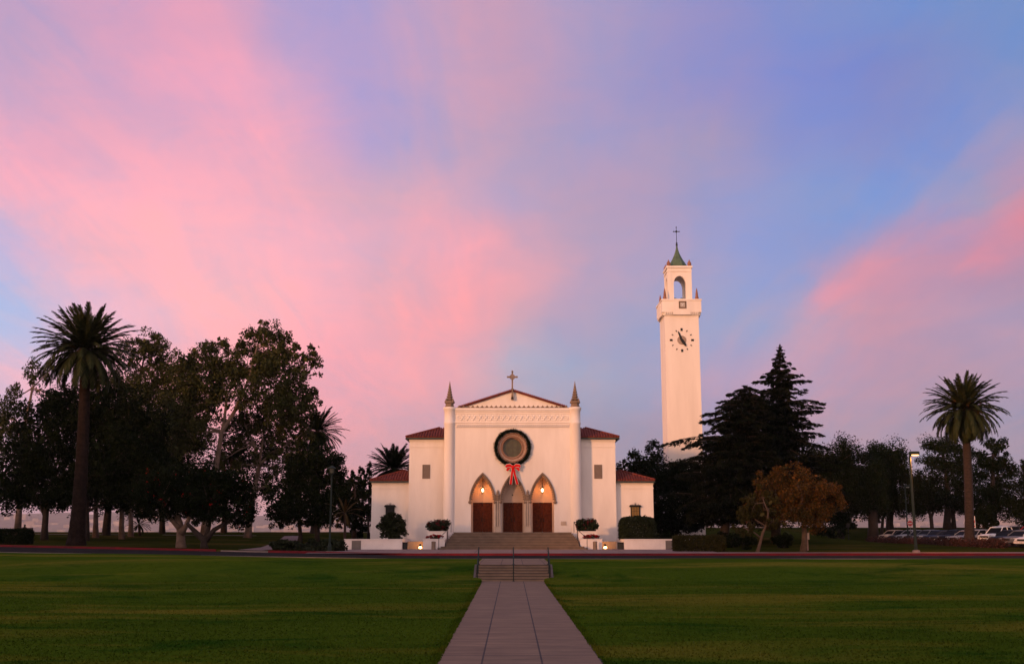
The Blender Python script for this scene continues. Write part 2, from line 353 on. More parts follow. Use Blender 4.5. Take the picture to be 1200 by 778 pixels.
# ------------------------------------------------------------------ mesh helpers
class MB:
    def __init__(s): s.v, s.f = [], []
    def add(s, vs, fs):
        n = len(s.v); s.v += [tuple(p) for p in vs]; s.f += [tuple(i + n for i in f) for f in fs]; return s
    def box(s, x0, x1, y0, y1, z0, z1):
        return s.add([(x0,y0,z0),(x1,y0,z0),(x1,y1,z0),(x0,y1,z0),(x0,y0,z1),(x1,y0,z1),(x1,y1,z1),(x0,y1,z1)],
                     [(3,2,1,0),(4,5,6,7),(0,1,5,4),(1,2,6,5),(2,3,7,6),(3,0,4,7)])
    def tube(s, pts, rads, n=8, cap=True):
        pts = [Vector(p) for p in pts]
        if isinstance(rads, (int, float)): rads = [rads] * len(pts)
        vs, fs = [], []
        up0 = None
        for i, p in enumerate(pts):
            d = (pts[min(i + 1, len(pts) - 1)] - pts[max(i - 1, 0)]).normalized()
            if up0 is None:
                up0 = Vector((1, 0, 0)) if abs(d.x) < 0.9 else Vector((0, 1, 0))
            u = (up0 - d * up0.dot(d)).normalized(); w = d.cross(u); up0 = u
            for k in range(n):
                a = 2 * pi * k / n
                vs.append(p + (u * cos(a) + w * sin(a)) * rads[i])
        for i in range(len(pts) - 1):
            for k in range(n):
                k2 = (k + 1) % n
                fs.append((i*n+k, i*n+k2, (i+1)*n+k2, (i+1)*n+k))
        if cap:
            fs.append(tuple(range(n - 1, -1, -1))); fs.append(tuple((len(pts) - 1) * n + k for k in range(n)))
        return s.add(vs, fs)
    def lathe(s, c, prof, n=16, axis='Z', rot=0.0, cap=True):
        """prof: list of (radius, offset along the axis)"""
        vs, fs = [], []
        for r, h in prof:
            for k in range(n):
                a = 2 * pi * k / n + rot
                if axis == 'Z': vs.append((c[0] + r * cos(a), c[1] + r * sin(a), c[2] + h))
                elif axis == 'Y': vs.append((c[0] + r * cos(a), c[1] + h, c[2] + r * sin(a)))
                else: vs.append((c[0] + h, c[1] + r * cos(a), c[2] + r * sin(a)))
        m = len(prof)
        for i in range(m - 1):
            for k in range(n):
                k2 = (k + 1) % n
                q = (i*n+k, i*n+k2, (i+1)*n+k2, (i+1)*n+k)
                fs.append(q if axis != 'Y' else q[::-1])
        bot, top = tuple(range(n - 1, -1, -1)), tuple((m - 1) * n + k for k in range(n))
        if axis == 'Y': bot, top = bot[::-1], top[::-1]
        if cap and prof[0][0] > 1e-4: fs.append(bot)
        if cap and prof[-1][0] > 1e-4: fs.append(top)
        return s.add(vs, fs)
    def prism(s, poly, y0, y1):
        """poly of (x,z) extruded from y0 to y1"""
        n = len(poly)
        vs = [(x, y0, z) for x, z in poly] + [(x, y1, z) for x, z in poly]
        fs = [tuple(range(n)), tuple(range(2 * n - 1, n - 1, -1))]
        for i in range(n):
            j = (i + 1) % n
            fs.append((i, i + n, j + n, j))
        return s.add(vs, fs)
    def strip(s, A, B, y0, y1, closed=False):
        """band between two (x,z) polylines, from y0 (front) to y1 (back)"""
        n = len(A)
        vs = [(x, y0, z) for x, z in A] + [(x, y0, z) for x, z in B] + [(x, y1, z) for x, z in A] + [(x, y1, z) for x, z in B]
        fs = []
        rng = range(n) if closed else range(n - 1)
        for i in rng:
            j = (i + 1) % n
            fs += [(i, j, n + j, n + i), (2*n+i, 3*n+i, 3*n+j, 2*n+j), (i, 2*n+i, 2*n+j, j), (n+i, n+j, 3*n+j, 3*n+i)]
        if not closed:
            fs += [(0, n, 3*n, 2*n), (n-1, 3*n-1, 4*n-1, 2*n-1)]
        return s.add(vs, fs)
    def build(s, name, m, parent=None, smooth=False):
        me = bpy.data.meshes.new(name)
        off = root_loc(parent)
        me.from_pydata([(x - off[0], y - off[1], z - off[2]) for x, y, z in s.v], [], s.f)
        me.update()
        import bmesh
        bm = bmesh.new(); bm.from_mesh(me); bmesh.ops.recalc_face_normals(bm, faces=bm.faces); bm.to_mesh(me); bm.free()
        return link(name, me, m, parent, smooth)
def root_loc(p):
    if p is None: return (0, 0, 0)
    while p.parent is not None: p = p.parent
    return tuple(p.location)
def link(name, me, m, parent=None, smooth=False):
    if m is not None: me.materials.append(m)
    o = bpy.data.objects.new(name, me); COL.objects.link(o)
    if parent is not None: o.parent = parent
    if smooth:
        me.polygons.foreach_set('use_smooth', [True] * len(me.polygons))
    return o
def np_mesh(name, V, quads, m, parent=None):
    """V (n,3) world coordinates, quads (k,4)"""
    me = bpy.data.meshes.new(name)
    V = V - np.array(root_loc(parent))
    me.vertices.add(len(V)); me.vertices.foreach_set('co', V.astype(np.float32).ravel())
    k = len(quads)
    me.loops.add(4 * k); me.loops.foreach_set('vertex_index', quads.astype(np.int32).ravel())
    me.polygons.add(k); me.polygons.foreach_set('loop_start', np.arange(0, 4 * k, 4, dtype=np.int32))
    me.polygons.foreach_set('loop_total', np.full(k, 4, dtype=np.int32))
    me.update(calc_edges=True); me.validate()
    return link(name, me, m, parent)
def thing(name, label, cat, loc, group=None):
    o = bpy.data.objects.new(name, None); COL.objects.link(o)
    o.empty_display_size = 0.3
    o.location = loc; o['label'] = label; o['category'] = cat
    if group: o['group'] = group
    return o
def tag(o, label, cat, group=None):
    o['label'] = label; o['category'] = cat
    if group: o['group'] = group
    return o
def structure(o, label=None):
    o['kind'] = 'structure'
    return o
def dup(root, loc, label, group=None):
    r = root.copy(); COL.objects.link(r); r.location = loc; r['label'] = label
    if group: r['group'] = group
    for ch in list(root.children):
        c = ch.copy(); COL.objects.link(c); c.parent = r
        for g in list(ch.children):
            d = g.copy(); COL.objects.link(d); d.parent = c
    return r
def holed(outer, holes, yc, th):
    """flat wall with holes in the XZ plane (front at yc, thickness th towards +Y)"""
    cu = bpy.data.curves.new('tmp', 'CURVE'); cu.dimensions = '2D'; cu.fill_mode = 'BOTH'; cu.extrude = th / 2
    for poly in [outer] + holes:
        sp = cu.splines.new('POLY'); sp.points.add(len(poly) - 1); sp.use_cyclic_u = True
        for p, (x, z) in zip(sp.points, poly): p.co = (x, z, 0, 1)
    ob = bpy.data.objects.new('tmp', cu); COL.objects.link(ob)
    bpy.context.view_layer.update()
    me = bpy.data.meshes.new_from_object(ob.evaluated_get(bpy.context.evaluated_depsgraph_get()))
    vs = [(v.co.x, yc + th / 2 - v.co.z, v.co.y) for v in me.vertices]
    fs = [tuple(p.vertices) for p in me.polygons]
    bpy.data.objects.remove(ob); bpy.data.curves.remove(cu); bpy.data.meshes.remove(me)
    mb = MB(); mb.add(vs, fs); return mb
def smooth01(a, b, x):
    t = np.clip((x - a) / (b - a), 0, 1); return t * t * (3 - 2 * t)

# ------------------------------------------------------------------ terrain functions
def s_of(X): return np.clip((-X - 8) / 35.0, 0, 4)
def road_far(X): s = s_of(X); return 86.5 + 7.5 * s, 0.82 + 0.555 * s
def road_near(X): s = s_of(X); return 75.1 + 8.0 * s, 0.76 + 0.36 * s
def lawn_z(X, Y):
    yn, zn = road_near(X)
    e = zn + 0.10
    return e * smooth01(yn - 18.2, yn - 8.0, Y)
def park_z(X, Y):
    X = np.asarray(X, float); Y = np.asarray(Y, float)
    yk, zk = road_far(X); zk = zk + 0.16
    left = zk + (2.60 - zk) * smooth01(0, 1, (Y - yk) / (150 - yk)) ** 0.8
    cen = 0.98 + np.clip((Y - 86.7) * 0.0151, 0, 0.14)
    mound = 1.0 + 2.25 * smooth01(90, 158, Y)
    lot = 0.98 + 0.34 * smooth01(87, 97, Y) + 1.95 * smooth01(152, 159, Y)
    wl = smooth01(-14.5, -24, X)
    right = mound + (lot - mound) * smooth01(34, 44, X)
    wr = smooth01(16, 28, X)
    z = cen * (1 - wl) + left * wl
    z = z * (1 - wr) + right * wr
    z = z - 42 * smooth01(172, 320, Y)
    return z
def pz(X, Y): return float(park_z(X, Y))
def zl(X, Y): return float(lawn_z(X, Y))

def sheet(name, fn, m):
    """fn(u,v)->(X,Y,Z) arrays over a grid"""
    X, Y, Z = fn
    a, b = X.shape
    V = np.stack([X, Y, Z], -1).reshape(-1, 3)
    idx = np.arange(a * b).reshape(a, b)
    q = np.stack([idx[:-1, :-1], idx[1:, :-1], idx[1:, 1:], idx[:-1, 1:]], -1).reshape(-1, 4)
    o = np_mesh(name, V, q, m)
    o.data.polygons.foreach_set('use_smooth', [True] * len(o.data.polygons))
    return structure(o)

# front lawn (walk and stairs are cut out of it)
W0, W1 = at(512, 778, 1).copy(), None
def ground_pt(px, py, z=0.0):
    d = ray(px, py); k = (z - HC) / d.z
    return Vector((d.x * k, d.y * k, z))
gl0, gr0 = ground_pt(512, 777), ground_pt(708, 777)
gl1, gr1 = ground_pt(563.2, 683), ground_pt(639.2, 683)
def walk_edges(Y):
    t = (Y - gl0.y) / (gl1.y - gl0.y)
    return gl0.x + (gl1.x - gl0.x) * t, gr0.x + (gr1.x - gr0.x) * t
ST0, ST1, LAND1 = 60.2, 62.0, 75.1
SX0, SX1 = ux(557.5, 60.2, 680), ux(646, 60.2, 680)
def lawn_grid(side):
    ys = np.concatenate([np.arange(-40, 10, 5.0), np.arange(10, 54, 1.0), np.arange(54, 76, 0.5)])
    T = np.linspace(0, 1, len(ys))
    us = np.linspace(0, 1, 60) ** 2
    X = np.zeros((len(us), len(ys))); Y = X.copy()
    for j, y in enumerate(ys):
        l, r = walk_edges(min(y, 58.5))
        if y > 60.1: l, r = SX0 - 0.05, SX1 + 0.05
        x0 = l if side < 0 else r
        x1 = side * 230
        X[:, j] = x0 + (x1 - x0) * us
        Y[:, j] = y
    yn, zn = road_near(X)
    # the sheet's rear edge follows the near side of the road
    f = np.clip((Y - 40) / (75.5 - 40), 0, 1)
    Y = Y + f * (yn - 75.45)
    Z = lawn_z(X, Y) + 0.03 * np.sin(X * 0.33 + Y * 0.21) * np.clip((Y - 10) / 30, 0, 1) * np.clip((np.abs(X) - 3) / 6, 0, 1)
    if side < 0: X, Y, Z = X[::-1], Y[::-1], Z[::-1]
    return X, Y, Z
sheet('lawn', lawn_grid(-1), GRASS)
sheet('lawn', lawn_grid(1), GRASS)
# walk
ys = np.array([-40, 0, 20, 40, 60.2])
wl = np.array([walk_edges(y) for y in ys])
sheet('footpath', (np.stack([wl[:, 0], wl[:, 1]]), np.stack([ys, ys]), np.full((2, 5), 0.012)), WALK_MAT)
# landing above the stairs
mb = MB(); mb.box(SX0, SX1, ST1 - 0.02, LAND1, 0.2, 0.852)
structure(mb.build('landing_pavement', WALK_MAT))

xs = np.concatenate([np.arange(-230, -10, 2.0), np.arange(-10, 231, 2.0)])
yn, zn = road_near(xs); yf, zf = road_far(xs)
T = np.linspace(0, 1, 6)[None, :]
RX = np.repeat(xs[:, None], 6, 1)
sheet('road', (RX, yn[:, None] + (yf - yn)[:, None] * T, zn[:, None] + (zf - zn)[:, None] * T + 0.05 * np.sin(pi * T)), asphalt)
def kerb(name, xs, line, w, h, m, back):
    y, z = line(xs)
    sg = 1 if back else -1
    prof = [(0, -0.25), (0.0, h - 0.02), (0.02 * sg, h), (w * sg, h), (w * sg, -0.25)]
    X = np.repeat(xs[:, None], len(prof), 1)
    Y = y[:, None] + np.array([p[0] for p in prof])[None, :]
    Z = z[:, None] + np.array([p[1] for p in prof])[None, :]
    if back: X, Y, Z = X[::-1], Y[::-1], Z[::-1]
    o = sheet(name, (X, Y, Z), m)
    o.data.polygons.foreach_set('use_smooth', [False] * len(o.data.polygons))
conc = mat('kerb concrete', (0.24, 0.18, 0.165), (0.18, 0.14, 0.13), 1.5, 0.9, 0.2, 14)
g0, g1 = ux(276, 92, 645), ux(317, 90, 647)
kerb('red_kerb', np.arange(-230.0, g0, 1.5), road_far, 0.16, 0.17, red_paint, True)
kerb('kerb', np.array([g0 - 0.7, (g0 + g1) / 2, g1]), road_far, 0.16, 0.10, conc, True)
kerb('red_kerb', np.concatenate([np.arange(g1, 0, 1.5), np.arange(0, 231, 3.0)]), road_far, 0.16, 0.17, red_paint, True)
kerb('kerb', xs, road_near, 0.15, 0.11, conc, False)

# park ground behind the road
gx = np.concatenate([np.arange(-420, -120, 10.0), np.arange(-120, 120, 1.5), np.arange(120, 421, 10.0)])
gy = np.concatenate([np.linspace(0, 1, 60)])
yk, _ = road_far(gx)
GX = np.repeat(gx[:, None], 76, 1)
vv = np.concatenate([np.linspace(0, 1, 60), np.linspace(1.04, 2.2, 16)])
GY = (yk + 0.16)[:, None] + (175 - yk)[:, None] * vv[None, :]
GZ = park_z(GX, GY)
GZ += 0.04 * np.sin(GX * 0.4) * np.sin(GY * 0.31) * smooth01(17, 22, np.abs(GX)) * smooth01(93, 105, GY)
PARK_MAT = lawn_material('park grass with painted shade', .62, .44)  # lawn colours darkened so the tree shade is part of the grass colour
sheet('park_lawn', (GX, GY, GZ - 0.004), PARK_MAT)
# plaza in front of the chapel and the pavement along the kerb
px0, px1 = -16.5, 16.8
X = np.linspace(px0, px1, 12)
yy = np.linspace(86.66, 106, 12)
X2, Y2 = np.meshgrid(X, yy, indexing='ij')
sheet('plaza', (X2, Y2, park_z(X2, Y2) * 0 + 0.99 + np.clip((Y2 - 86.7) * 0.0151, 0, 0.14) + 0.006), PLAZA_MAT)
X = np.linspace(px1, 200, 90); yy = np.linspace(86.66, 89.2, 4)
X2, Y2 = np.meshgrid(X, yy, indexing='ij')
sheet('pavement', (X2, Y2, park_z(X2, Y2) + 0.02), PLAZA_MAT)
# small path across the left park
def ribbon(name, pts, w, m, lift=0.02):
    n = 40
    P = np.array(pts); tt = np.linspace(0, 1, len(P)); u = np.linspace(0, 1, n)
    cx, cy = np.interp(u, tt, P[:, 0]), np.interp(u, tt, P[:, 1])
    dx, dy = np.gradient(cx), np.gradient(cy); ln = np.hypot(dx, dy); nx, ny = -dy / ln, dx / ln
    W = np.linspace(-w / 2, w / 2, 4)
    X = cx[:, None] + nx[:, None] * W; Y = cy[:, None] + ny[:, None] * W
    X, Y = X[:, ::-1], Y[:, ::-1]
    return sheet(name, (X, Y, park_z(X, Y) + lift), m)
ribbon('footpath', [((g0 + g1) / 2, 89.7), (ux(318, 96), 97), (ux(338, 110), 110), (ux(345, 125), 125)], 2.0, PLAZA_MAT)
ribbon('footpath', [(ux(345, 125), 125), (ux(250, 126), 127), (ux(100, 128), 129), (ux(0, 130), 131)], 0.9, PLAZA_MAT)
# car park surface
X = np.linspace(45.5, 130, 40); yy = np.linspace(92, 151, 30)
X2, Y2 = np.meshgrid(X, yy, indexing='ij')
sheet('car_park_surface', (X2, Y2, park_z(X2, Y2) + 0.025), asphalt)
# plain below the bluff and far hills
plain_mat = mat('far city ground', (0.10, 0.095, 0.085), (0.05, 0.055, 0.05), 0.012, 0.95, detail=10)
mb = MB(); mb.add([(-8500, 180, -42), (8500, 180, -42), (8500, 13300, -42), (-8500, 13300, -42)], [(0, 1, 2, 3)])
structure(mb.build('valley_ground', plain_mat))
hx = np.linspace(-8000, 8000, 400); hv = np.linspace(0, 1, 30)
HX, HV = np.meshgrid(hx, hv, indexing='ij')
def ridge(x):
    return 1.68 * (118 + 20 * np.sin(x * 0.0013 + 1) + 12 * np.sin(x * 0.0033 + 2) + 6 * np.sin(x * 0.008) + 4 * np.sin(x * 0.019 + 1.2))
HY = 9300 + HV * 3600
HZ = -43 + (ridge(HX) + 43) * smooth01(0, 1, HV) + 6 * np.sin(HX * 0.02 + HV * 9) * HV * (1 - HV) * 2
hill_mat = mat('far hill scrub', (0.12, 0.10, 0.085), (0.045, 0.05, 0.04), 0.02, 0.95, detail=10)
sheet('hills', (HX, HY, HZ), hill_mat)

# haze: pale even air round the camera and everything up to the hills
hz = bpy.data.materials.new('haze air'); hz.use_nodes = True
ht = hz.node_tree; ht.nodes.clear()
pv = N(ht, 'ShaderNodeVolumePrincipled')
pv.inputs['Color'].default_value = (0.93, 0.86, 0.90, 1); pv.inputs['Density'].default_value = 4e-5; pv.inputs['Anisotropy'].default_value = 0.0
ho = N(ht, 'ShaderNodeOutputMaterial'); L(ht, pv.outputs[0], ho.inputs['Volume'])
mb = MB(); mb.box(-8600, 8600, -420, 13400, -44.5, 300)
hazeo = mb.build('haze', hz); hazeo['kind'] = 'stuff'

# ------------------------------------------------------------------ foliage tools
def rand_dirs(n):
    v = RNG.normal(size=(n, 3)); return v / np.linalg.norm(v, axis=1)[:, None]
def leaf_quads(P, size, aspect=0.55, droop=0.0):
    n = len(P)
    u = rand_dirs(n)
    if droop: u[:, 2] -= droop; u /= np.linalg.norm(u, axis=1)[:, None]
    w = np.cross(u, rand_dirs(n)); w /= np.linalg.norm(w, axis=1)[:, None] + 1e-9
    s = size * RNG.uniform(0.6, 1.4, n)[:, None]
    a, b = u * s * 0.5, w * s * 0.5 * aspect
    V = np.stack([P - a, P + b, P + a, P - b], 1).reshape(-1, 3)
    q = np.arange(4 * n).reshape(n, 4)
    return V, q
def blob_points(c, r, n, clumps, crad=0.24, shell=0.5):
    """leaf positions in clumps spread through an ellipsoid"""
    d = rand_dirs(clumps)
    rr = RNG.uniform(0, 1, clumps) ** shell
    cc = np.array(c) + d * rr[:, None] * np.array(r) * 0.92
    k = RNG.integers(0, clumps, n)
    sz = RNG.uniform(0.6, 1.3, clumps)
    off = rand_dirs(n) * (RNG.random(n) ** 0.42)[:, None] * 1.05 + RNG.normal(size=(n, 3)) * 0.10
    return cc[k] + off * (np.array(r) * crad * 0.5 + np.mean(r) * crad * 0.5) * sz[k][:, None]

def tree(name, label, Y, trunks, blobs, leaf=0.22, dens=1.0, mats=(None, None), limb=0.09, crad=0.24, clumps=40, shell=0.5, droop=0.0, depth=0.85, extra=None, group=None, cat='tree', limbs=True, aspect=0.55):
    """trunks: lists of (px,py,radius m); blobs: (px,py,rx px,ry px[,dY]) seen at distance Y"""
    p0 = at(trunks[0][0][0], trunks[0][0][1], Y)
    gz = pz(p0.x, Y)
    root = thing(name, label, cat, (p0.x, Y, gz), group)
    k = Y * cos(TILT) / F
    mb = MB(); tops = []
    for ti, tr in enumerate(trunks):
        pts = []
        for i, (px, py, r) in enumerate(tr):
            p = at(px, py, Y)
            dy = 0 if (i == 0 or len(tr) < 3) else RNG.uniform(-0.3, 0.3) * i
            p.y += dy
            if i == 0 and ti == 0: p.z = gz - 0.15
            elif i == 0 and p.z < gz + 0.5: p.z = gz - 0.15
            pts.append(p)
        rads = [t[2] for t in tr]
        # smooth the line a little
        P2, R2 = [pts[0]], [rads[0] * 1.25]
        for i in range(len(pts) - 1):
            m = (pts[i] + pts[i + 1]) / 2 + Vector((RNG.uniform(-.08, .08), RNG.uniform(-.1, .1), 0))
            P2 += [m, pts[i + 1]]; R2 += [(rads[i] + rads[i + 1]) / 2, rads[i + 1]]
        mb.tube(P2, R2, 10)
        tops.append((pts, rads))
    PP, FP = [], []
    fill = {'eucalyptus_tree': .35, 'autumn_tree': .3, 'olive_tree': .25, 'gum_tree': .5}.get(name, 1.0)
    if 'lacy' in label: fill = .15
    for b in blobs:
        px, py, rx, ry = b[:4]; dY = b[4] if len(b) > 4 else RNG.uniform(-1, 1)
        c = at(px, py, Y); rxm, rym = rx * k * 1.17, ry * k * 1.15
        c.y += dY
        ryd = depth * 0.5 * (rxm + rym)
        vol = rxm * rym * ryd
        area = rxm * rym
        n = int(dens * (area * 4.2 + vol * 1.3) / (leaf * leaf * aspect) * 2.0)
        PP.append(blob_points(c, (rxm, ryd, rym), max(n, 30), max(6, int(clumps * min(1.6, max(0.35, area / 9)))), crad, shell))
        m_ = max(8, int(fill * area * 22 / (leaf * leaf * 16)))
        dd = rand_dirs(m_) * (RNG.random(m_) ** 0.5)[:, None]
        FP.append(np.array(c) + dd * np.array((rxm, ryd, rym)) * 0.74)
        if limbs:
            best = min(((Vector(q) - c).length, ti, i) for ti, (pt, _) in enumerate(tops) for i, q in enumerate(pt) if i > 0)
            pt, rd = tops[best[1]]; s0 = pt[best[2]]; r0 = min(rd[best[2]] * 0.7, limb * 1.6)
            mid = s0.lerp(c, 0.5) + Vector((RNG.uniform(-.4, .4), RNG.uniform(-.4, .4), RNG.uniform(0, .5)))
            mb.tube([s0, mid, c], [r0, r0 * 0.75, r0 * 0.35], 6)
            for q in range(3):
                e = c + Vector(rand_dirs(1)[0]) * 0.75 * min(rxm, rym)
                mb.tube([mid.lerp(c, 0.6), (mid.lerp(c, 0.6) + e) / 2 + Vector((0, 0, .1)), e], [r0 * .5, r0 * .35, r0 * .15], 5)
    mb.build('trunk', mats[1], root, True)
    V, q = leaf_quads(np.concatenate(PP), leaf, aspect, droop)
    if fill:
        V2, q2 = leaf_quads(np.concatenate(FP), leaf * 2.0, .7, droop)
        q = np.concatenate([q, q2 + len(V)]); V = np.concatenate([V, V2])
    cr = np_mesh('crown', V, q, mats[0], root)
    if extra:
        emat, frac, sz = extra
        A = np.concatenate(PP); A = A[RNG.random(len(A)) < frac]
        A = A[A[:, 1] < Y + 0.5]
        A = np.repeat(A, 5, 0) + RNG.normal(size=(len(A) * 5, 3)) * 0.1
        V, q = leaf_quads(A, sz, 0.8)
        np_mesh('blossom', V, q, emat, root)
    return root

def palm(name, label, Y, base, top, rb, rt, flen, n=80, mats=None, group=None, lo=-75, fruit=None, width=0.30, cat='palm', up=84, curlk=36, barkm=None):
    p0, p1 = at(base[0], base[1], Y), at(top[0], top[1], Y)
    gz = pz(p0.x, Y); p0.z = gz - 0.2
    root = thing(name, label, cat, (p0.x, Y, gz), group)
    H = p1.z - gz
    mb = MB()
    pts, rads = [], []
    for i in range(41):
        t = i / 40
        p = p0.lerp(p1, t); p.x += 0.12 * sin(t * 3.1) * (H / 12)
        flare = 0.45 * rb * math.exp(-t * 14)
        bulge = 0.35 * rt * smooth01(0.9, 0.98, t)
        pts.append(p); rads.append((rb + (rt - rb) * t + flare + bulge) * (1 + 0.05 * (i % 2)))
    mb.tube(pts, rads, 14)
    mb.build('trunk', barkm or palm_bark, root)
    V, Q = [], []
    bootsV = MB()
    ga = pi * (3 - sqrt(5))
    for i in range(n):
        t = (i + 0.5) / n
        el0 = R(up) + (R(lo) - R(up)) * t ** 0.85 + RNG.uniform(-.08, .08)
        az = i * ga + RNG.uniform(-.15, .15)
        fl = flen * RNG.uniform(0.88, 1.08) * (0.9 + 0.1 * sin(pi * t))
        curl = R(26 + curlk * t) * RNG.uniform(0.85, 1.15)
        p = np.array(p1) + np.array([cos(az), sin(az), 0]) * rt * 0.6
        m = 26
        hx = np.array([cos(az), sin(az), 0.0]); side = np.array([-sin(az), cos(az), 0.0])
        for j in range(m):
            s = j / (m - 1)
            e = el0 - curl * s ** 1.4
            d = hx * cos(e) + np.array([0, 0, 1.0]) * sin(e)
            nrm = -hx * sin(e) + np.array([0, 0, 1.0]) * cos(e)
            step = fl / m
            pn = p + d * step
            if s > 0.1:
                ll = flen * width * (sin(pi * min(1, 0.18 + 0.78 * s)) ** 0.7 * 0.42 + 0.10) * RNG.uniform(.85, 1.1)
                for sg in (-1, 1):
                    ld = side * sg * 0.55 + d * 0.9 + nrm * (-0.22 + 0.25 * RNG.random())
                    ld /= np.linalg.norm(ld)
                    w = d * step * 1.25
                    k0 = len(V)
                    tip = p + ld * ll; tip[2] -= 0.12 * ll
                    V += [p - w * .5, p + w * .5, tip + w * .25, tip - w * .25]; Q.append((k0, k0+1, k0+2, k0+3))
            # rachis
            k0 = len(V); rw = side * 0.035 * (1.2 - s)
            V += [p - rw, p + rw, pn + rw, pn - rw]; Q.append((k0, k0+1, k0+2, k0+3))
            p = pn
    np_mesh('crown', np.array(V), np.array(Q), mats, root)
    if fruit:
        fm = MB()
        for i in range(fruit):
            az = RNG.uniform(0, 2 * pi); e = R(RNG.uniform(-5, 55)); ln = flen * RNG.uniform(.25, .42)
            p = Vector(p1); d = Vector((cos(az) * cos(e), sin(az) * cos(e), sin(e)))
            q = p + d * ln * .6; q2 = p + d * ln + Vector((0, 0, -.25))
            fm.tube([p, q, q2], [.05, .05, .03], 5)
            for a in range(7):
                o = Vector(rand_dirs(1)[0]) * 0.28 + Vector((0, 0, -.15))
                fm.tube([q, q2 + o], [.04, .035], 4)
        fm.build('fruit_stalks', mat('orange date stalks', (0.26, 0.10, 0.03), (0.16, 0.06, 0.02), 3, 0.8), root)
    return root

def shrub(name, label, c, r, n, leaf, m, cat='shrub', group=None, clumps=40, box=False, crad=0.25, gz=None, stems=True, droop=0.0, power=7):
    base = (c[0], c[1], c[2] - r[2] if gz is None else gz)
    root = thing(name, label, cat, base, group)
    if box:
        P = RNG.uniform(-1, 1, size=(n, 3))
        ax = RNG.integers(0, 3, n); sg = RNG.choice([-1, 1], n)
        P[np.arange(n), ax] = np.where((ax == 2) & (sg < 0), 1, sg) * RNG.uniform(0.82, 1.0, n)
        # rounded corners
        P *= (1 / np.maximum(1, (np.abs(P) ** power).sum(1) ** (1 / power)))[:, None]
        P = np.array(c) + P * np.array(r) + RNG.normal(size=(n, 3)) * leaf * 0.35
    else:
        P = blob_points(c, r, n, clumps, crad, 0.4)
    P[:, 2] = np.maximum(P[:, 2], base[2] + 0.02)
    V, q = leaf_quads(P, leaf, 0.6, droop)
    np_mesh('foliage', V, q, m, root)
    if stems:
        mb = MB()
        for i in range(7):
            e = Vector(c) + Vector((RNG.uniform(-.6, .6) * r[0], RNG.uniform(-.6, .6) * r[1], RNG.uniform(0, .6) * r[2]))
            b = Vector((c[0] + (e.x - c[0]) * .4, c[1] + (e.y - c[1]) * .4, base[2]))
            mb.tube([b, (b + e) / 2, e], [.04, .03, .015], 5)
        mb.build('stems', bark, root)
    return root

# ================================================================== CHAPEL
YF, YW, YA = 103.0, 104.2, 104.8
FL = uz(623.0, YF)                      # porch floor
cx0 = ux(600.6, YF)
chapel = thing('chapel', 'white stucco chapel with pointed triple doorway, round window and red tile roofs', 'chapel', (cx0, YF, 1.12))
def X_(px, Y=YF): return ux(px, Y)
def Z_(py, Y=YF): return uz(py, Y)
GB = 1.0                                # below ground level at the walls

def pointed(cx, a, spring, apex, n=12):
    """points from left spring over the apex to right spring"""
    h = apex - spring
    k = (h * h - a * a) / (2 * a); r = a + k
    L_ = []
    th = math.atan2(h, -k) if k > 0 else math.atan2(h, -k)
    for i in range(n + 1):
        t = pi + (th - pi) * i / n
        L_.append((cx + k + r * cos(t), spring + r * sin(t)))
    R_ = [(2 * cx - x, z) for x, z in L_[:-1]][::-1]
    return L_ + R_
doors_px = [565.4, 601.0, 635.9]
SPR, APX = Z_(586.5), Z_(557.0)
AI = (X_(579) - X_(552)) / 2
holes = []
for p in doors_px:
    c = X_(p)
    arc = pointed(c, AI, SPR, APX)
    holes.append([(c - AI, FL)] + arc + [(c + AI, FL)])
RC = (X_(600.6), Z_(524.0)); RIN = (X_(612.4) - X_(600.6)); ROUT = (X_(618.3) - X_(600.6))
def circ(c, r, n=40): return [(c[0] + r * cos(2 * pi * i / n), c[1] + r * sin(2 * pi * i / n)) for i in range(n)]
zt = Z_(479.5)
# outer outline includes door notches as holes kept a little above the floor
hl = [[(x, max(z, FL + 0.004)) for x, z in h] for h in holes] + [circ(RC, RIN + 0.24)]
fx0, fx1 = X_(526), X_(675)
fw = holed([(fx0, GB), (fx1, GB), (fx1, zt), (fx0, zt)], hl, YF, 0.5)
# plinth course, cornices
ZP = Z_(617.2)
for a, b in ((X_(532), X_(549.2)), (X_(652.6), X_(669))):
    fw.box(a, b, YF - 0.04, YF + 0.1, FL, ZP)
cz = [(Z_(480.3), Z_(477.7), .16), (Z_(482.2), Z_(480.8), .09), (Z_(484.2), Z_(483.3), .06), (Z_(495.2), Z_(493.8), .10), (Z_(497.0), Z_(495.6), .05)]
for z0, z1, d in cz:
    fw.box(fx0, fx1, YF - d, YF + 0.3, z0, z1)
facade = fw.build('facade_wall', stucco, chapel)
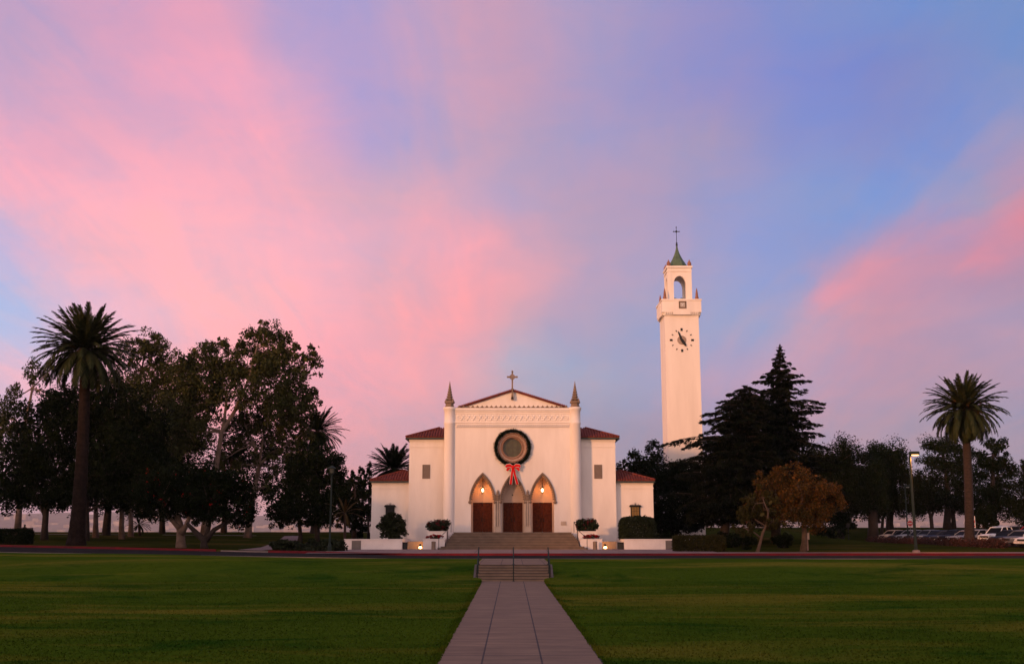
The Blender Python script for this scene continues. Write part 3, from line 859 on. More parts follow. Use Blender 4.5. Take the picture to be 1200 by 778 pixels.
# frieze relief: a running scroll of rings, leaves and bars
fr = MB()
zf0, zf1 = Z_(493.2), Z_(484.8); zc_, hh = (zf0 + zf1) / 2, (zf1 - zf0) / 2
n = 19
for i in range(n):
    x = X_(537.5) + (X_(663.5) - X_(537.5)) * i / (n - 1)
    fr.lathe((x, YF - 0.0, zc_), [(hh * .82, 0.02), (hh * .82, -0.06), (hh * .52, -0.06), (hh * .52, 0.02)], 14, 'Y', cap=False)
    fr.lathe((x, YF, zc_), [(hh * .26, 0.02), (hh * .2, -0.07), (0.001, -0.08)], 8, 'Y')
    if i < n - 1:
        xm = x + (X_(663.5) - X_(537.5)) / (n - 1) / 2
        fr.tube([(xm - .16, YF - .02, zf0 + .05), (xm, YF - .05, zc_), (xm + .16, YF - .02, zf1 - .05)], [.05, .07, .05], 6)
        fr.tube([(xm - .14, YF - .02, zf1 - .08), (xm - .04, YF - .04, zc_ + .1)], [.06, .03], 6)
        fr.tube([(xm + .14, YF - .02, zf0 + .08), (xm + .04, YF - .04, zc_ - .1)], [.06, .03], 6)
fr.build('frieze', stucco, chapel)
# slanted corbels under the frieze
cb = MB(); n = 54
for i in range(n):
    x = X_(533.5) + (X_(667.5) - X_(533.5)) * (i + .5) / n
    z1, z0 = Z_(496.9), Z_(500.2); w = .06
    cb.prism([(x - w - .03, z0), (x - .01, z0), (x + w + .06, z1), (x - w + .06, z1)], YF - 0.11, YF + 0.02)
cb.build('corbel_course', stucco, chapel)
# toothed cresting in front of the gable
ct = MB(); n = 24
ct.box(X_(532.5), X_(668.5), YF - .10, YF + .25, Z_(477.69) , Z_(477.0))
for i in range(n):
    x = X_(534) + (X_(667) - X_(534)) * (i + .5) / n
    w = (X_(667) - X_(534)) / n * .42
    ct.prism([(x - w, Z_(477.3)), (x + w, Z_(477.3)), (x, Z_(474.3))], YF - .08, YF + .2)
ct.build('cresting', stone, chapel)
# gable, nave and its roof
ap = (X_(600.6), Z_(458.2, YF + .5)); gl, gr = X_(541), X_(662); zg = Z_(476.8, YF + .5)
gm = MB(); gm.prism([(gl, zg - .4), (gr, zg - .4), (gr, zg), ap, (gl, zg)], YF + .5, YF + .8)
gm.box(X_(527), X_(674), YF + 1.7, YF + 46, GB, zg - .42)
gm.box(X_(527), X_(674), YF + .52, YF + 1.69, Z_(553), zg - .43) if False else None
gm.build('nave_wall', stucco, chapel)
ro = MB()
th = .17
for sx, e in ((-1, gl), (1, gr)):
    ex = e + sx * .35; ez = zg - (ap[1] - zg) / (ap[0] - gl) * .35
    ro.prism([(ap[0], ap[1]), (ex, ez), (ex, ez + th), (ap[0], ap[1] + th)], YF + .3, YF + 46)
    L_ = sqrt((ap[0] - ex) ** 2 + (ap[1] - ez) ** 2)
    for k in range(26):           # the barrel tiles along the verge
        t = (k + .5) / 26
        x, z = ap[0] + (ex - ap[0]) * t, ap[1] + th + (ez - ap[1]) * t
        ro.lathe((x, YF + .22, z), [(.095, 0), (.095, .5)], 8, 'Y')
nave_roof = ro.build('nave_roof', tile, chapel)
# cross on the gable
cr = MB(); ccx = X_(600.4, YF + .2); cyp = YF + .22
zt_, zb_ = Z_(433.2, YF), Z_(466.8, YF); zc = Z_(440.8, YF); q = .075
cr.box(ccx - .10, ccx + .10, cyp - .1, cyp + .12, zb_, Z_(462))
cr.box(ccx - q, ccx + q, cyp - .07, cyp + .09, Z_(462), zt_ - .12)
cr.box(ccx - .40, ccx - q, cyp - .065, cyp + .065, zc - q, zc + q)
cr.box(ccx + q, ccx + .40, cyp - .065, cyp + .065, zc - q, zc + q)
for dx, dz in ((-.44, 0), (.44, 0)):
    cr.lathe((ccx + dx, cyp - .07, zc + dz), [(.10, 0), (.10, .14)], 8, 'Y')
cr.lathe((ccx, cyp - .07, zt_ - .1), [(.10, 0), (.10, .14)], 8, 'Y')
cr.lathe((ccx, cyp - .06, zc), [(.27, 0.0), (.27, .12), (.17, .12), (.17, 0.0), (.27, 0.0)], 20, 'Y', cap=False)
cr.lathe((ccx, cyp - .085, zc), [(.13, 0), (.13, .17)], 12, 'Y')
cr.lathe((ccx, cyp - .1, zb_ + .05), [(.15, 0), (.15, .2)], 8, 'Y')
cr.build('gable_cross', stone, chapel)
# round corner turrets with their pinnacles
for p in (525.5, 675.3):
    x = X_(p); r = X_(p + 6.3) - x
    cm = MB()
    z = lambda py: Z_(py)
    cm.lathe((x, YF + .1, 0), [(r * 1.22, GB), (r * 1.22, z(627)), (r * 1.1, z(625.5)), (r * 1.04, z(624)), (r, z(622)), (r * .985, z(560)), (r * .97, z(497)), (r * 1.06, z(496)), (r * 1.06, z(494.2)), (r * .98, z(493.6)), (r * .98, z(481.5)), (r * 1.05, z(481)), (r * 1.12, z(479.2)), (r * 1.2, z(478.4)), (r * 1.2, z(476.8)), (0.001, z(476.6))], 32)
    cm.build('turret', stucco, chapel, True)
    pm = MB(); b = z(476.7); k = (z(446.3) - b)
    pm.lathe((x, YF + .1, b), [(.47, 0), (.47, .14), (.41, .16), (.41, .36), (.53, .44), (.53, .56), (.40, .58)], 8, rot=pi / 8)
    prof = [(.33, .56)]
    for i in range(8):
        t = i / 8; t2 = (i + .55) / 8
        r0 = .31 * (1 - t) + .02; z0 = .52 + (k - .62) * t; z1 = .52 + (k - .62) * t2
        prof += [(r0 * 1.30, z0 + .02), (r0 * 1.30, z0 + .08), (r0 * .80, z0 + .13), (r0 * .74, z1)]
    prof += [(.03, k - .1), (.05, k - .05), (.005, k)]
    pm.lathe((x, YF + .1, b), prof, 8, rot=pi / 8)
    for a in range(4):
        an = pi / 4 + a * pi / 2
        pm.lathe((x + .46 * cos(an), YF + .1 + .46 * sin(an), b), [(.10, .4), (.11, .62), (.0, .92)], 6)
    pm.build('pinnacle', stone, chapel)
# portals: tympanum wall, doors, hood moulds, piers
YD = YF + 0.95
rm = MB()
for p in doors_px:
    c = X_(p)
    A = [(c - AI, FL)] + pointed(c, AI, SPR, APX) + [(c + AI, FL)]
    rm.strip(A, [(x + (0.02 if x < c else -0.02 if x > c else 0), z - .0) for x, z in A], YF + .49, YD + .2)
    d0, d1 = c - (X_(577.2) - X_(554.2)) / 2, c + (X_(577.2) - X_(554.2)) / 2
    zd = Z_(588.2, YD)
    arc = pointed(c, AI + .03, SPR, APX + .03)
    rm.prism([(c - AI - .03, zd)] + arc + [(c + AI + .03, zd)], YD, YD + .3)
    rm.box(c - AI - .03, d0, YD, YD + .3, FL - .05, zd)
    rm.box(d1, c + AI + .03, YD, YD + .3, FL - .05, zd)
portal = rm.build('portal_recess', mat('recess plaster with painted shade', (.50, .37, .29), (.43, .32, .25), .6, .9, .1, 9), chapel)  # wall plaster toned down: the shade of the recess is in its colour
for p in doors_px:
    c = X_(p); hw = (X_(577.2) - X_(554.2)) / 2; zd = Z_(588.2, YD)
    for sg in (-1, 1):
        dm = MB()
        a, b = (c - hw, c - .012) if sg < 0 else (c + .012, c + hw)
        dm.box(a, b, YD + .10, YD + .2, FL, zd)
        w = (b - a) / 3; h = (zd - FL) / 8
        for i in range(3):
            for j in range(8):
                x0, z0 = a + w * i, FL + h * j
                g = .03
                dm.box(x0 + g, x0 + w - g, YD + .075, YD + .101, z0 + g, z0 + h - g)
                dm.box(x0 + w * .3, x0 + w * .7, YD + .055, YD + .076, z0 + h * .3, z0 + h * .7)
        door = dm.build('door', wood, chapel)
        hm = MB()
        hm.box(c + sg * .12 - .03, c + sg * .12 + .03, YD + .02, YD + .06, FL + 1.0, FL + 1.35)
        hm.tube([(c + sg * .12, YD + .06, FL + 1.05), (c + sg * .12, YD - .02, FL + 1.1), (c + sg * .12, YD - .02, FL + 1.25), (c + sg * .12, YD + .06, FL + 1.3)], .018, 6)
        hm.build('handle', iron, door)
AO = (X_(580.9) - X_(549.5)) / 2; APO = Z_(553.0)
for p in doors_px:
    c = X_(p); n = 14
    hood = MB()
    for (k0, k1, y0) in ((0.0, .42, -.10), (.42, .74, -.2), (.74, 1.0, -.14)):
        A = pointed(c, AI + (AO - AI) * k0, SPR - .08, APX + (APO - APX) * k0, n)
        B = pointed(c, AI + (AO - AI) * k1, SPR - .08, APX + (APO - APX) * k1, n)
        hood.strip(A, B, YF + y0, YF + .03 + .002 * k0)
    arc = pointed(c, AI, SPR, APX, 12)
    for i in range(1, len(arc) - 1):       # cusped teeth along the inner edge
        if i == 12: continue
        x, z = arc[i]
        hood.lathe((x + (c - x) * .05, YF - .06, z - .035), [(.085, 0), (.085, .16)], 6, 'Y')
    ho_ = hood.build('hood_mould', stone, chapel)
    for sg in (-1, 1):
        ls = MB()
        x = c + sg * (AO - .08)
        ls.lathe((x, YF - .08, SPR - .26), [(.05, 0), (.15, .08), (.17, .2), (.12, .26)], 8)
        ls.build('label_stop', stone, ho_)
# piers between the doorways
for p in (583.3, 618.4):
    c = X_(p)
    w = X_(587.2) - X_(583.3)
    pmx = MB(); zb = Z_(616.2); zcap = Z_(586.2)
    pmx.box(c - w, c + w, YF - .16, YF + .06, FL, zb)
    pmx.box(c - w * .95, c + w * .95, YF - .06, YF + .055, zb, zcap)
    pr = pmx.build('pier', pale_stone, chapel)
    for dx in (-.2, 0, .2):
        sm = MB()
        x = c + dx
        sm.lathe((x, YF - .12, zb), [(.10, 0), (.10, .06), (.07, .1), (.062, .18), (.06, zcap - zb - .28), (.075, zcap - zb - .26), (.065, zcap - zb - .22), (.11, zcap - zb - .04), (.12, zcap - zb)], 10)
        sm.build('colonnette', pale_stone, pr)
    cm = MB(); cm.box(c - w * 1.08, c + w * 1.08, YF - .24, YF + .05, zcap, zcap + .12)
    cm.lathe((c, YF - .1, zcap + .12), [(.20, 0), (.2, .3), (.25, .34), (.25, .42), (.14, .5), (.1, .62), (.13, .66), (.02, .92)], 8)
    cm.lathe((c - .2, YF - .1, zcap + .12), [(.08, 0), (.1, .3), (.02, .5)], 6)
    cm.lathe((c + .2, YF - .1, zcap + .12), [(.08, 0), (.1, .3), (.02, .5)], 6)
    cm.build('capital', stone, pr)
# rose window
rw = MB()
rw.lathe((RC[0], YF, RC[1]), [(ROUT, .02), (ROUT, -.10), (ROUT * .93, -.14), (ROUT * .86, -.06), (ROUT * .84, .02), (ROUT * .79, .0), (RIN * 1.10, .06), (RIN * 1.07, -.0), (RIN * 1.03, -.01), (RIN * 1.0, .22), (RIN * .93, .24), (RIN * .93, .45)], 56, 'Y', cap=False)
rose = rw.build('rose_window', mat('rose window stone', (0.31, 0.185, 0.13), (0.24, 0.145, 0.105), 2, .9), chapel)
g = MB(); g.lathe((RC[0], YF + .36, RC[1]), [(RIN * .95, .06), (RIN * .95, 0), (0.001, 0)], 48, 'Y')
g.build('glass', glass_olive, rose)
tr = MB()
for t in (-.5, 0, .5):
    h = RIN * .94 * sqrt(1 - t * t)
    tr.box(RC[0] + t * RIN - .018, RC[0] + t * RIN + .018, YF + .32, YF + .36, RC[1] - h, RC[1] + h)
    tr.box(RC[0] - h, RC[0] + h, YF + .335, YF + .358, RC[1] + t * RIN - .016, RC[1] + t * RIN + .016)
tr.build('tracery', mat('lead bars', (0.10, 0.08, 0.055), None, 3, .7), rose)

# side walls: tall aisle blocks, then the low outer blocks
def hip_roof(name, xo, xi, y0, ze, apx, zr, y1, sg):
    """hipped at the front and at the outer side: outer eave xo, inner end xi, ridge foot apx"""
    m = MB(); th = .14
    run = abs(apx - xo)
    A = (xo, y0, ze); B = (xi, y0, ze); Cc = (apx, y0 + run, zr); D = (xi, y0 + run, zr)
    E = (xo, y1, ze); G = (apx, y1, zr); H = (xi, y1, zr)
    vs = [A, B, Cc, D, E, G, H] + [(v[0], v[1], v[2] - th) for v in (A, B, Cc, D, E, G, H)]
    fs = [(0, 1, 3, 2), (0, 2, 5, 4), (2, 3, 6, 5), (7, 8, 1, 0), (7, 0, 4, 11), (7, 9, 10, 8), (7, 11, 12, 9), (9, 12, 13, 10), (1, 8, 10, 3), (4, 5, 12, 11), (5, 6, 13, 12), (3, 10, 13, 6)]
    m.add(vs, fs)
    # barrel tiles running down the slopes
    nt = int(abs(xi - xo) / .26)
    for i in range(nt + 1):
        x = xo + (xi - xo) * (i + .3) / (nt + .6)
        t = min(1, abs(x - xo) / run)
        m.tube([(x, y0 - .04, ze + .03), (x, y0 + run * t, ze + (zr - ze) * t + .03)], .085, 6)
    ns = 40
    for i in range(ns):
        y = y0 + .2 + (y1 - y0 - .2) * i / ns
        t = min(1, (y - y0) / run)
        m.tube([(xo - sg * .04, y, ze + .03), (xo + (apx - xo) * t, y, ze + (zr - ze) * t + .03)], .085, 6)
    m.tube([(A[0], A[1], A[2] + .06), (Cc[0], Cc[1], Cc[2] + .06)], .12, 8)
    return m.build(name, tile, chapel)
for sg, a, b, c_ , name in ((-1, 478.5, 521, 514, 'l'), (1, 722.3, 680, 687, 'r')):
    xo, xi = ux(a, YW), ux(b, YW)
    wm = MB(); ztop = uz(513.5, YW)
    x0, x1 = min(xo, xi), max(xo, xi)
    wm.box(x0, x1, YW, YW + 42, GB, ztop)
    for za, zb, d in ((523.6, 522.2, .05), (516.5, 513.6, .08)):
        wm.box(x0 - (.04 if sg < 0 else 0), x1 + (.04 if sg > 0 else 0), YW - d, YW + .3, uz(za, YW), uz(zb, YW) - .003)
    wm.box(x0 - (.05 if sg < 0 else 0), x1 + (.05 if sg > 0 else 0), YW - .06, YW + 20, GB + .01, uz(617, YW))
    wall = wm.build('aisle_wall', stucco, chapel)
    e = ux(474.2 if sg < 0 else 727.0, YW - .35)
    hip_roof('aisle_roof', e, ux(521 if sg < 0 else 680, YW), YW - .35, uz(511.6, YW - .35), ux(c_, YW + 2.8), uz(501.5, YW + 2.8), YW + 40, sg)
    gm = MB(); zg_ = uz(513.4, YW - .4)
    gx0, gx1 = min(e, xi), max(e, xi)
    gm.box(gx0, gx1, YW - .45, YW - .3, zg_ - .02, zg_ + .10)
    gm.box(e - .07, e + .07, YW - .29, YW + 20, zg_ - .03, zg_ + .09)
    gm.build('gutter', gutter, chapel)
    # louvred vent
    va, vb = (494.3, 503.4) if sg < 0 else (697.0, 706.4)
    vm = MB(); x0, x1 = ux(va, YW), ux(vb, YW); z0, z1 = uz(560.2, YW), uz(543.8, YW)
    vm.box(x0, x0 + .06, YW - .05, YW + .02, z0, z1); vm.box(x1 - .06, x1, YW - .05, YW + .02, z0, z1)
    vm.box(x0 + .06, x1 - .06, YW - .048, YW + .02, z1 - .06, z1); vm.box(x0 + .06, x1 - .06, YW - .048, YW + .02, z0, z0 + .06)
    for i in range(11):
        z = z0 + .06 + (z1 - z0 - .12) * i / 11
        vm.add([(x0 + .06, YW - .045, z), (x1 - .06, YW - .045, z), (x1 - .06, YW - .01, z + .11), (x0 + .06, YW - .01, z + .11), (x0 + .06, YW - .03, z - .0), (x1 - .06, YW - .03, z)], [(0, 1, 2, 3), (0, 3, 4), (1, 5, 2), (4, 5, 1, 0)])
    vm.build('vent', louvre, chapel)
    # outer low block
    xo2, xi2 = (ux(435.2, YA), ux(479, YA)) if sg < 0 else (ux(766.0, YA), ux(721.5, YA))
    om = MB(); zt2 = uz(564.2, YA)
    x0, x1 = min(xo2, xi2), max(xo2, xi2)
    om.box(x0, x1, YA, YA + 40, GB, zt2)
    for za, zb, d in ((572.0, 570.4, .05), (566.8, 564.3, .07)):
        om.box(x0 - (.04 if sg < 0 else 0), x1 + (.04 if sg > 0 else 0), YA - d, YA + .3, uz(za, YA), uz(zb, YA) - .003)
    om.box(x0 - (.05 if sg < 0 else 0), x1 + (.05 if sg > 0 else 0), YA - .06, YA + 20, GB + .01, uz(616.2, YA))
    om.build('outer_wall', stucco, chapel)
    e = ux(433.0 if sg < 0 else 768.2, YA - .35)
    hip_roof('outer_roof', e, xi2, YA - .35, uz(562.2, YA - .35), ux(474.5 if sg < 0 else 726, YA + 3.4), uz(551.6, YA + 3.4), YA + 38, sg)
    gm = MB(); zg_ = uz(564.2, YA - .4); gx0, gx1 = min(e, xi2), max(e, xi2)
    gm.box(gx0, gx1, YA - .45, YA - .3, zg_ - .02, zg_ + .10)
    gm.box(e - .07, e + .07, YA - .29, YA + 20, zg_ - .03, zg_ + .09)
    gm.build('gutter', gutter, chapel)
    # small window with an iron hood and grille
    wa, wb = (452.6, 461.6) if sg < 0 else (739.6, 749.4)
    x0, x1 = ux(wa, YA), ux(wb, YA); z0, z1 = uz(608.5, YA), uz(593.4, YA)
    wn = MB()
    wn.box(x0 - .05, x0 + .04, YA - .10, YA + .02, z0, z1); wn.box(x1 - .04, x1 + .05, YA - .10, YA + .02, z0, z1)
    wn.box(x0 - .18, x1 + .18, YA - .24, YA + .02, z1, z1 + .12); wn.box(x0 - .10, x1 + .10, YA - .18, YA + .02, z1 + .12, z1 + .2)
    wn.box(x0 - .05, x1 + .05, YA - .15, YA + .02, z0 - .1, z0)
    win = wn.build('window', iron, chapel)
    pn = MB()
    nb = 3
    for i in range(nb):
        a0 = x0 + .04 + (x1 - x0 - .08) * i / nb; a1 = x0 + .04 + (x1 - x0 - .08) * (i + 1) / nb
        pn.box(a0, a1, YA - .02 - .004 * i, YA + .004, z0, z1)
    pn.build('pane', glass_dark if sg < 0 else mat('lit amber pane', (0.10, 0.045, 0.012), (0.03, 0.016, 0.006), 5, .3, emit=(1, .36, .06), estr=0.14), win)
    gr_ = MB()
    for i in range(4):
        x = x0 + (x1 - x0) * i / 3
        gr_.tube([(x, YA - .12, z0), (x, YA - .12, z1)], .016, 5)
    for t in (.33, .66): gr_.tube([(x0, YA - .12, z0 + (z1 - z0) * t), (x1, YA - .12, z0 + (z1 - z0) * t)], .014, 5)
    xm = (x0 + x1) / 2
    gr_.tube([(xm, YA - .1, z1 + .2), (xm, YA - .1, z1 + .45)], [.03, .012], 5)
    for s2 in (-1, 1):
        gr_.tube([(xm, YA - .1, z1 + .22), (xm + s2 * .12, YA - .1, z1 + .34), (xm + s2 * .2, YA - .1, z1 + .26)], .014, 5)
        gr_.tube([(xm + s2 * .3, YA - .1, z1 + .2), (xm + s2 * .3, YA - .1, z1 + .3)], .016, 5)
    gr_.build('grille', iron, win)
# plaque by the right doorway
pm = MB(); pm.box(X_(657.2), X_(663.6), YF - .06, YF + .01, Z_(614.4), Z_(610.2)); pm.box(X_(657.8), X_(663.0), YF - .075, YF - .055, Z_(613.8), Z_(610.8))
pm.build('plaque', pale_stone, chapel)

# ------------------------------------------------------------------ church steps
steps = MB(); treads = MB()
zg0 = 1.12
n1 = 6; r1 = (uz(632.3, 97.8) - zg0) / n1
zz = zg0
hw = [6.62, 6.35, 5.93, 5.91, 5.89, 5.87]
for i in range(n1):
    y = 96.0 + .33 * i
    top = zg0 + r1 * (i + 1)
    steps.box(cx0 - hw[i], cx0 + hw[i], y, 104, 0.9 + .001 * i, top - .05)
    treads.box(cx0 - hw[i] - .02, cx0 + hw[i] + .02, y - .035, 103.9 - .01 * i, top - .05, top)
zl1 = zg0 + r1 * n1
n2 = 5; r2 = (FL - zl1) / n2
for i in range(n2):
    y = 98.9 + .34 * i; w = 5.84 - .10 * i
    top = zl1 + r2 * (i + 1)
    a = min(w, 5.85)
    steps.box(cx0 - a, cx0 + a, y, 103.7 - .01 * i, zl1 - .02 - .001 * i, top - .05)
    treads.box(cx0 - a - .02, cx0 + a + .02, y - .035, (103.6 - .01 * i) if i < n2 - 1 else YD + .25, top - .05, top - (.002 if i == n2 - 1 else 0))
cs = tag(steps.build('church_steps', step_stone), 'broad brown concrete steps in two flights up to the three chapel doors', 'steps')
treads.build('treads', tread_stone, cs)

# lower stairs from the walk to the landing
ls = MB(); lt = MB(); n = 6; rr = .852 / n
for i in range(n):
    y = ST0 + (ST1 - ST0 - .1) * i / (n - 1)
    top = rr * (i + 1) - (0.006 if i == n - 1 else 0)
    ls.box(SX0 + .02, SX1 - .02, y, ST1 + .3, -.1 + .001 * i, top - .045)
    lt.box(SX0 + .01, SX1 - .01, y - .03, ST1 + .25, top - .045, top)
garden_stairs = tag(ls.build('garden_stairs', step_stone), 'short flight of six concrete steps between lawn banks at the head of the walk', 'steps')
lt.build('treads', tread_stone, garden_stairs)
ck = [MB(), MB()]
for m_, x0, x1 in ((ck[0], SX0 - .13, SX0 - .01), (ck[1], SX1 + .01, SX1 + .13)):
    m_.prism([(0, 0)] * 3, 0, 0) if False else None
    vs = [(x0, 59.9, -.1), (x1, 59.9, -.1), (x1, 59.9, .12), (x0, 59.9, .12), (x0, 62.3, -.1), (x1, 62.3, -.1), (x1, 62.3, .86), (x0, 62.3, .86)]
    m_.add(vs, [(0, 1, 2, 3), (5, 4, 7, 6), (3, 2, 6, 7), (1, 5, 6, 2), (4, 0, 3, 7), (0, 4, 5, 1)])
    m_.build('cheek_wall', mat('weathered concrete', (0.11, 0.085, 0.07), (0.07, 0.055, 0.045), 1.5, .9, .2), garden_stairs)
rail_labels = ['thin dark handrail on the left edge of the lawn stairs', 'thin dark handrail down the middle of the lawn stairs', 'thin dark handrail on the right edge of the lawn stairs']
for x, lab in zip((SX0 + .10, (SX0 + SX1) / 2, SX1 - .10), rail_labels):
    t = thing('handrail', lab, 'handrail', (x, 60.2, 0), 'handrails on the lawn stairs')
    for y, z in ((60.1, .0), (61.0, .42), (62.0, .85)):
        p = MB(); p.tube([(x, y, z), (x, y, z + .92)], .028, 8); p.lathe((x, y, z), [(.07, 0), (.07, .03), (.03, .05)], 8); p.build('post', pole_green, t)
    p = MB(); p.tube([(x, 59.85, .80), (x, 59.9, .88), (x, 60.1, .93), (x, 62.0, 1.78), (x, 62.3, 1.79), (x, 62.35, 1.70)], .032, 8)
    p.tube([(x, 60.1, .48), (x, 62.0, 1.33)], .018, 6)
    p.build('rail', pole_green, t)

# ------------------------------------------------------------------ planters, garden walls, uplights
planters = []
for sg, side in ((-1, 'left'), (1, 'right')):
    xi = cx0 + sg * 6.05; xo = cx0 + sg * 7.98
    xo2 = cx0 + sg * 7.72
    t = thing('planter', 'stepped white planter beside the %s end of the chapel steps' % side, 'planter', ((xi + xo) / 2, 97, 1.12), 'stepped planters by the chapel steps')
    zt1 = uz(630.6, 96.9); zt2 = uz(621.6, 99.3)
    a, b = min(xi, xo), max(xi, xo)
    m = MB(); m.box(a, b, 96.9, 99.3, 1.0, zt1 - .07); m.box(a - .04, b + .04, 96.86, 99.29, zt1 - .07, zt1); m.build('lower_box', white_plaster, t)
    a2, b2 = min(xi, xo2), max(xi, xo2)
    m = MB(); m.box(a2, b2, 99.3, 102.2, 1.0, zt2 - .07); m.box(a2 - .04, b2 + .04, 99.26, 102.24, zt2 - .07, zt2); m.build('upper_box', white_plaster, t)
    m = MB(); m.box(a2 + .06, b2 - .06, 99.36, 102.1, zt2, zt2 + .012); m.box(a + .06, b - .06, 96.96, 99.2, zt1, zt1 + .012); m.build('soil', bark, t)
    c = ((a2 + b2) / 2, 100.1, zt2 + .47)
    r = shrub('poinsettia_bush', 'dark leafy bush with a few dull red blooms in the upper %s planter box' % side, c, (1.05, .9, .55), 5600, .16, LF_SHRUB, 'bush', 'bushes in the upper planter boxes', 30, gz=zt2, crad=.36)
    P = blob_points((c[0], c[1], c[2] + .12), (1.12, .95, .60), 420, 44, .12, .12); V, q = leaf_quads(P, .12, .7); np_mesh('blossom', V, q, leaf_mat('dull red bracts', [(0.06, .008, .012), (.13, .014, .018)]), r)
    c = ((a + b) / 2, 98.1, zt1 + .10)
    r = shrub('red_flower_bed', 'low bed of bright red flowers in the lower %s planter box' % side, c, (.9, .95, .2), 500, .09, LF_SHRUB, 'flowers', 'red flower beds in the lower planter boxes', 24, gz=zt1, stems=False)
    P = blob_points((c[0], c[1], c[2] + .08), (.9, .95, .2), 1500, 50, .12, .3); P[:, 2] = np.maximum(P[:, 2], zt1 + .08); V, q = leaf_quads(P, .10, .8); np_mesh('blossom', V, q, LF_RED, r)
    # short stone post in front
    bx = ux(508.6 if sg < 0 else 696.8, 96.2)
    m = MB(); m.lathe((bx, 96.2, 1.12), [(.20, 0), (.20, .1), (.185, .12), (.185, .60), (.20, .62), (.20, .68), (.15, .72), (.001, .73)], 14)
    o = m.build('bollard', stone); tag(o, 'squat brown stone bollard in front of the %s planter' % side, 'bollard', 'stone bollards by the planters')
    # iron handrail along the planter
    hx = ux(514.6 if sg < 0 else 687.6, 95.9)
    t = thing('handrail', 'thin iron handrail rising beside the %s planter at the chapel steps' % side, 'handrail', (hx, 95.9, 1.12), 'handrails on the chapel steps')
    pts = [(hx, 95.9, 1.12), (cx0 + sg * 5.9, 98.6, zl1), (cx0 + sg * 5.7, 100.6, FL)]
    for p in pts:
        m = MB(); m.tube([p, (p[0], p[1], p[2] + .95)], .025, 6); m.build('post', iron, t)
    m = MB(); m.tube([(p[0], p[1], p[2] + .95) for p in pts], .025, 6); m.build('rail', iron, t)
    # low garden wall with a grey door panel
    wa, wb, da, db = (404.5, 471.6, 413.2, 424.0) if sg < 0 else (731.2, 792.5, 779.0, 788.6)
    yg = 96.6
    t = thing('garden_wall', 'low white garden wall with a grey panel, %s' % ('in front of the leafy bush' if sg < 0 else 'below the round clipped bush'), 'wall', (ux((wa + wb) / 2, yg), yg, 1.1), 'low garden walls')
    zt_g = uz(630.8, yg)
    m = MB(); m.box(ux(wa, yg), ux(wb, yg), yg, yg + .35, .9, zt_g - .08); m.box(ux(wa, yg) - .03, ux(wb, yg) + .03, yg - .04, yg + .39, zt_g - .08, zt_g)
    m.box(ux(wb, yg) - .35 if sg < 0 else ux(wa, yg), ux(wb, yg) if sg < 0 else ux(wa, yg) + .35, yg + .351, 104, .9, zt_g - .02)
    m.build('wall', white_plaster, t)
    m = MB(); xa, xb = ux(da, yg), ux(db, yg)
    m.box(xa, xb, yg - .03, yg - .001, 1.05, zt_g - .14); m.box(xa + .06, xb - .06, yg - .045, yg - .029, 1.16, zt_g - .22)
    m.tube([(xb - .1, yg - .05, 1.5), (xb - .1, yg - .09, 1.5)], .03, 6)
    m.build('panel', mat('grey panel paint', (0.17, 0.145, 0.13), None, 2, .6), t)
    # soil bed behind the wall
    m = MB(); m.box(ux(wa, yg) + .1, ux(wb, yg) - .4 if sg < 0 else ux(wb, yg) - .1, yg + .351, YA - .2, .9, zt_g - .12) if sg < 0 else m.box(ux(wa, yg) + .4, ux(wb, yg) - .1, yg + .351, YA - .2, .9, zt_g - .12)
    m.build('soil', bark, t)
    # light well wall lit by a flood lamp
    la, lb = (478.6, 497.6) if sg < 0 else (705.0, 721.8)
    yl = 99.2
    t = thing('low_wall', 'low tan wall lit by a ground lamp %s of the chapel steps' % side, 'wall', (ux((la + lb) / 2, yl), yl, 1.12), 'lamp-lit low walls')
    m = MB(); zt_l = uz(633.8, yl)
    m.box(ux(la, yl), ux(lb, yl), yl, yl + .25, 1.0, zt_l - .06); m.box(ux(la, yl) - .03, ux(lb, yl) + .03, yl - .04, yl + .29, zt_l - .06, zt_l)
    m.build('wall', mat('tan plaster', (.42, .30, .21), (.34, .24, .17), 1.0, .9, .1), t)
    # dark utility cabinet
    ca, cb_ = (472.3, 477.9) if sg < 0 else (723.2, 730.4)
    yc_ = 97.2
    t = thing('utility_cabinet', 'small black utility cabinet at the inner end of the %s garden wall' % side, 'cabinet', (ux((ca + cb_) / 2, yc_), yc_, 1.12), 'utility cabinets')
    m = MB(); xa, xb = ux(ca, yc_), ux(cb_, yc_); zt_c = uz(634.6, yc_)
    m.box(xa, xb, yc_, yc_ + .4, 1.0, zt_c - .05); m.box(xa - .02, xb + .02, yc_ - .03, yc_ + .42, zt_c - .05, zt_c); m.build('body', iron, t)
    m = MB(); m.box(xa + .04, xb - .04, yc_ - .02, yc_ - .001, 1.18, zt_c - .1)
    for i in range(4): m.box(xa + .08, xb - .08, yc_ - .03, yc_ - .019, 1.3 + .08 * i, 1.33 + .08 * i)
    m.build('door', mat('cabinet door', (.026, .026, .026), None, 3, .5), t)
    # the flood lamp
    fx_, fy_ = ux(493.2 if sg < 0 else 708.6, 98.2), 98.2
    t = thing('flood_lamp', 'small glowing flood lamp on the ground %s of the chapel steps' % side, 'lamp', (fx_, fy_, 1.13), 'ground flood lamps')
    zf_ = pz(fx_, fy_)
    m = MB(); m.tube([(fx_, fy_ - .06, zf_), (fx_, fy_ - .06, zf_ + .28)], .02, 6)
    m.lathe((fx_, fy_ - .06, zf_ + .26), [(.05, 0), (.13, .03), (.10, .16), (.03, .22)], 10)
    m.box(fx_ - .16, fx_ + .16, fy_ - .14, fy_ - .10, zf_, zf_ + .04)
    m.build('housing', iron, t)
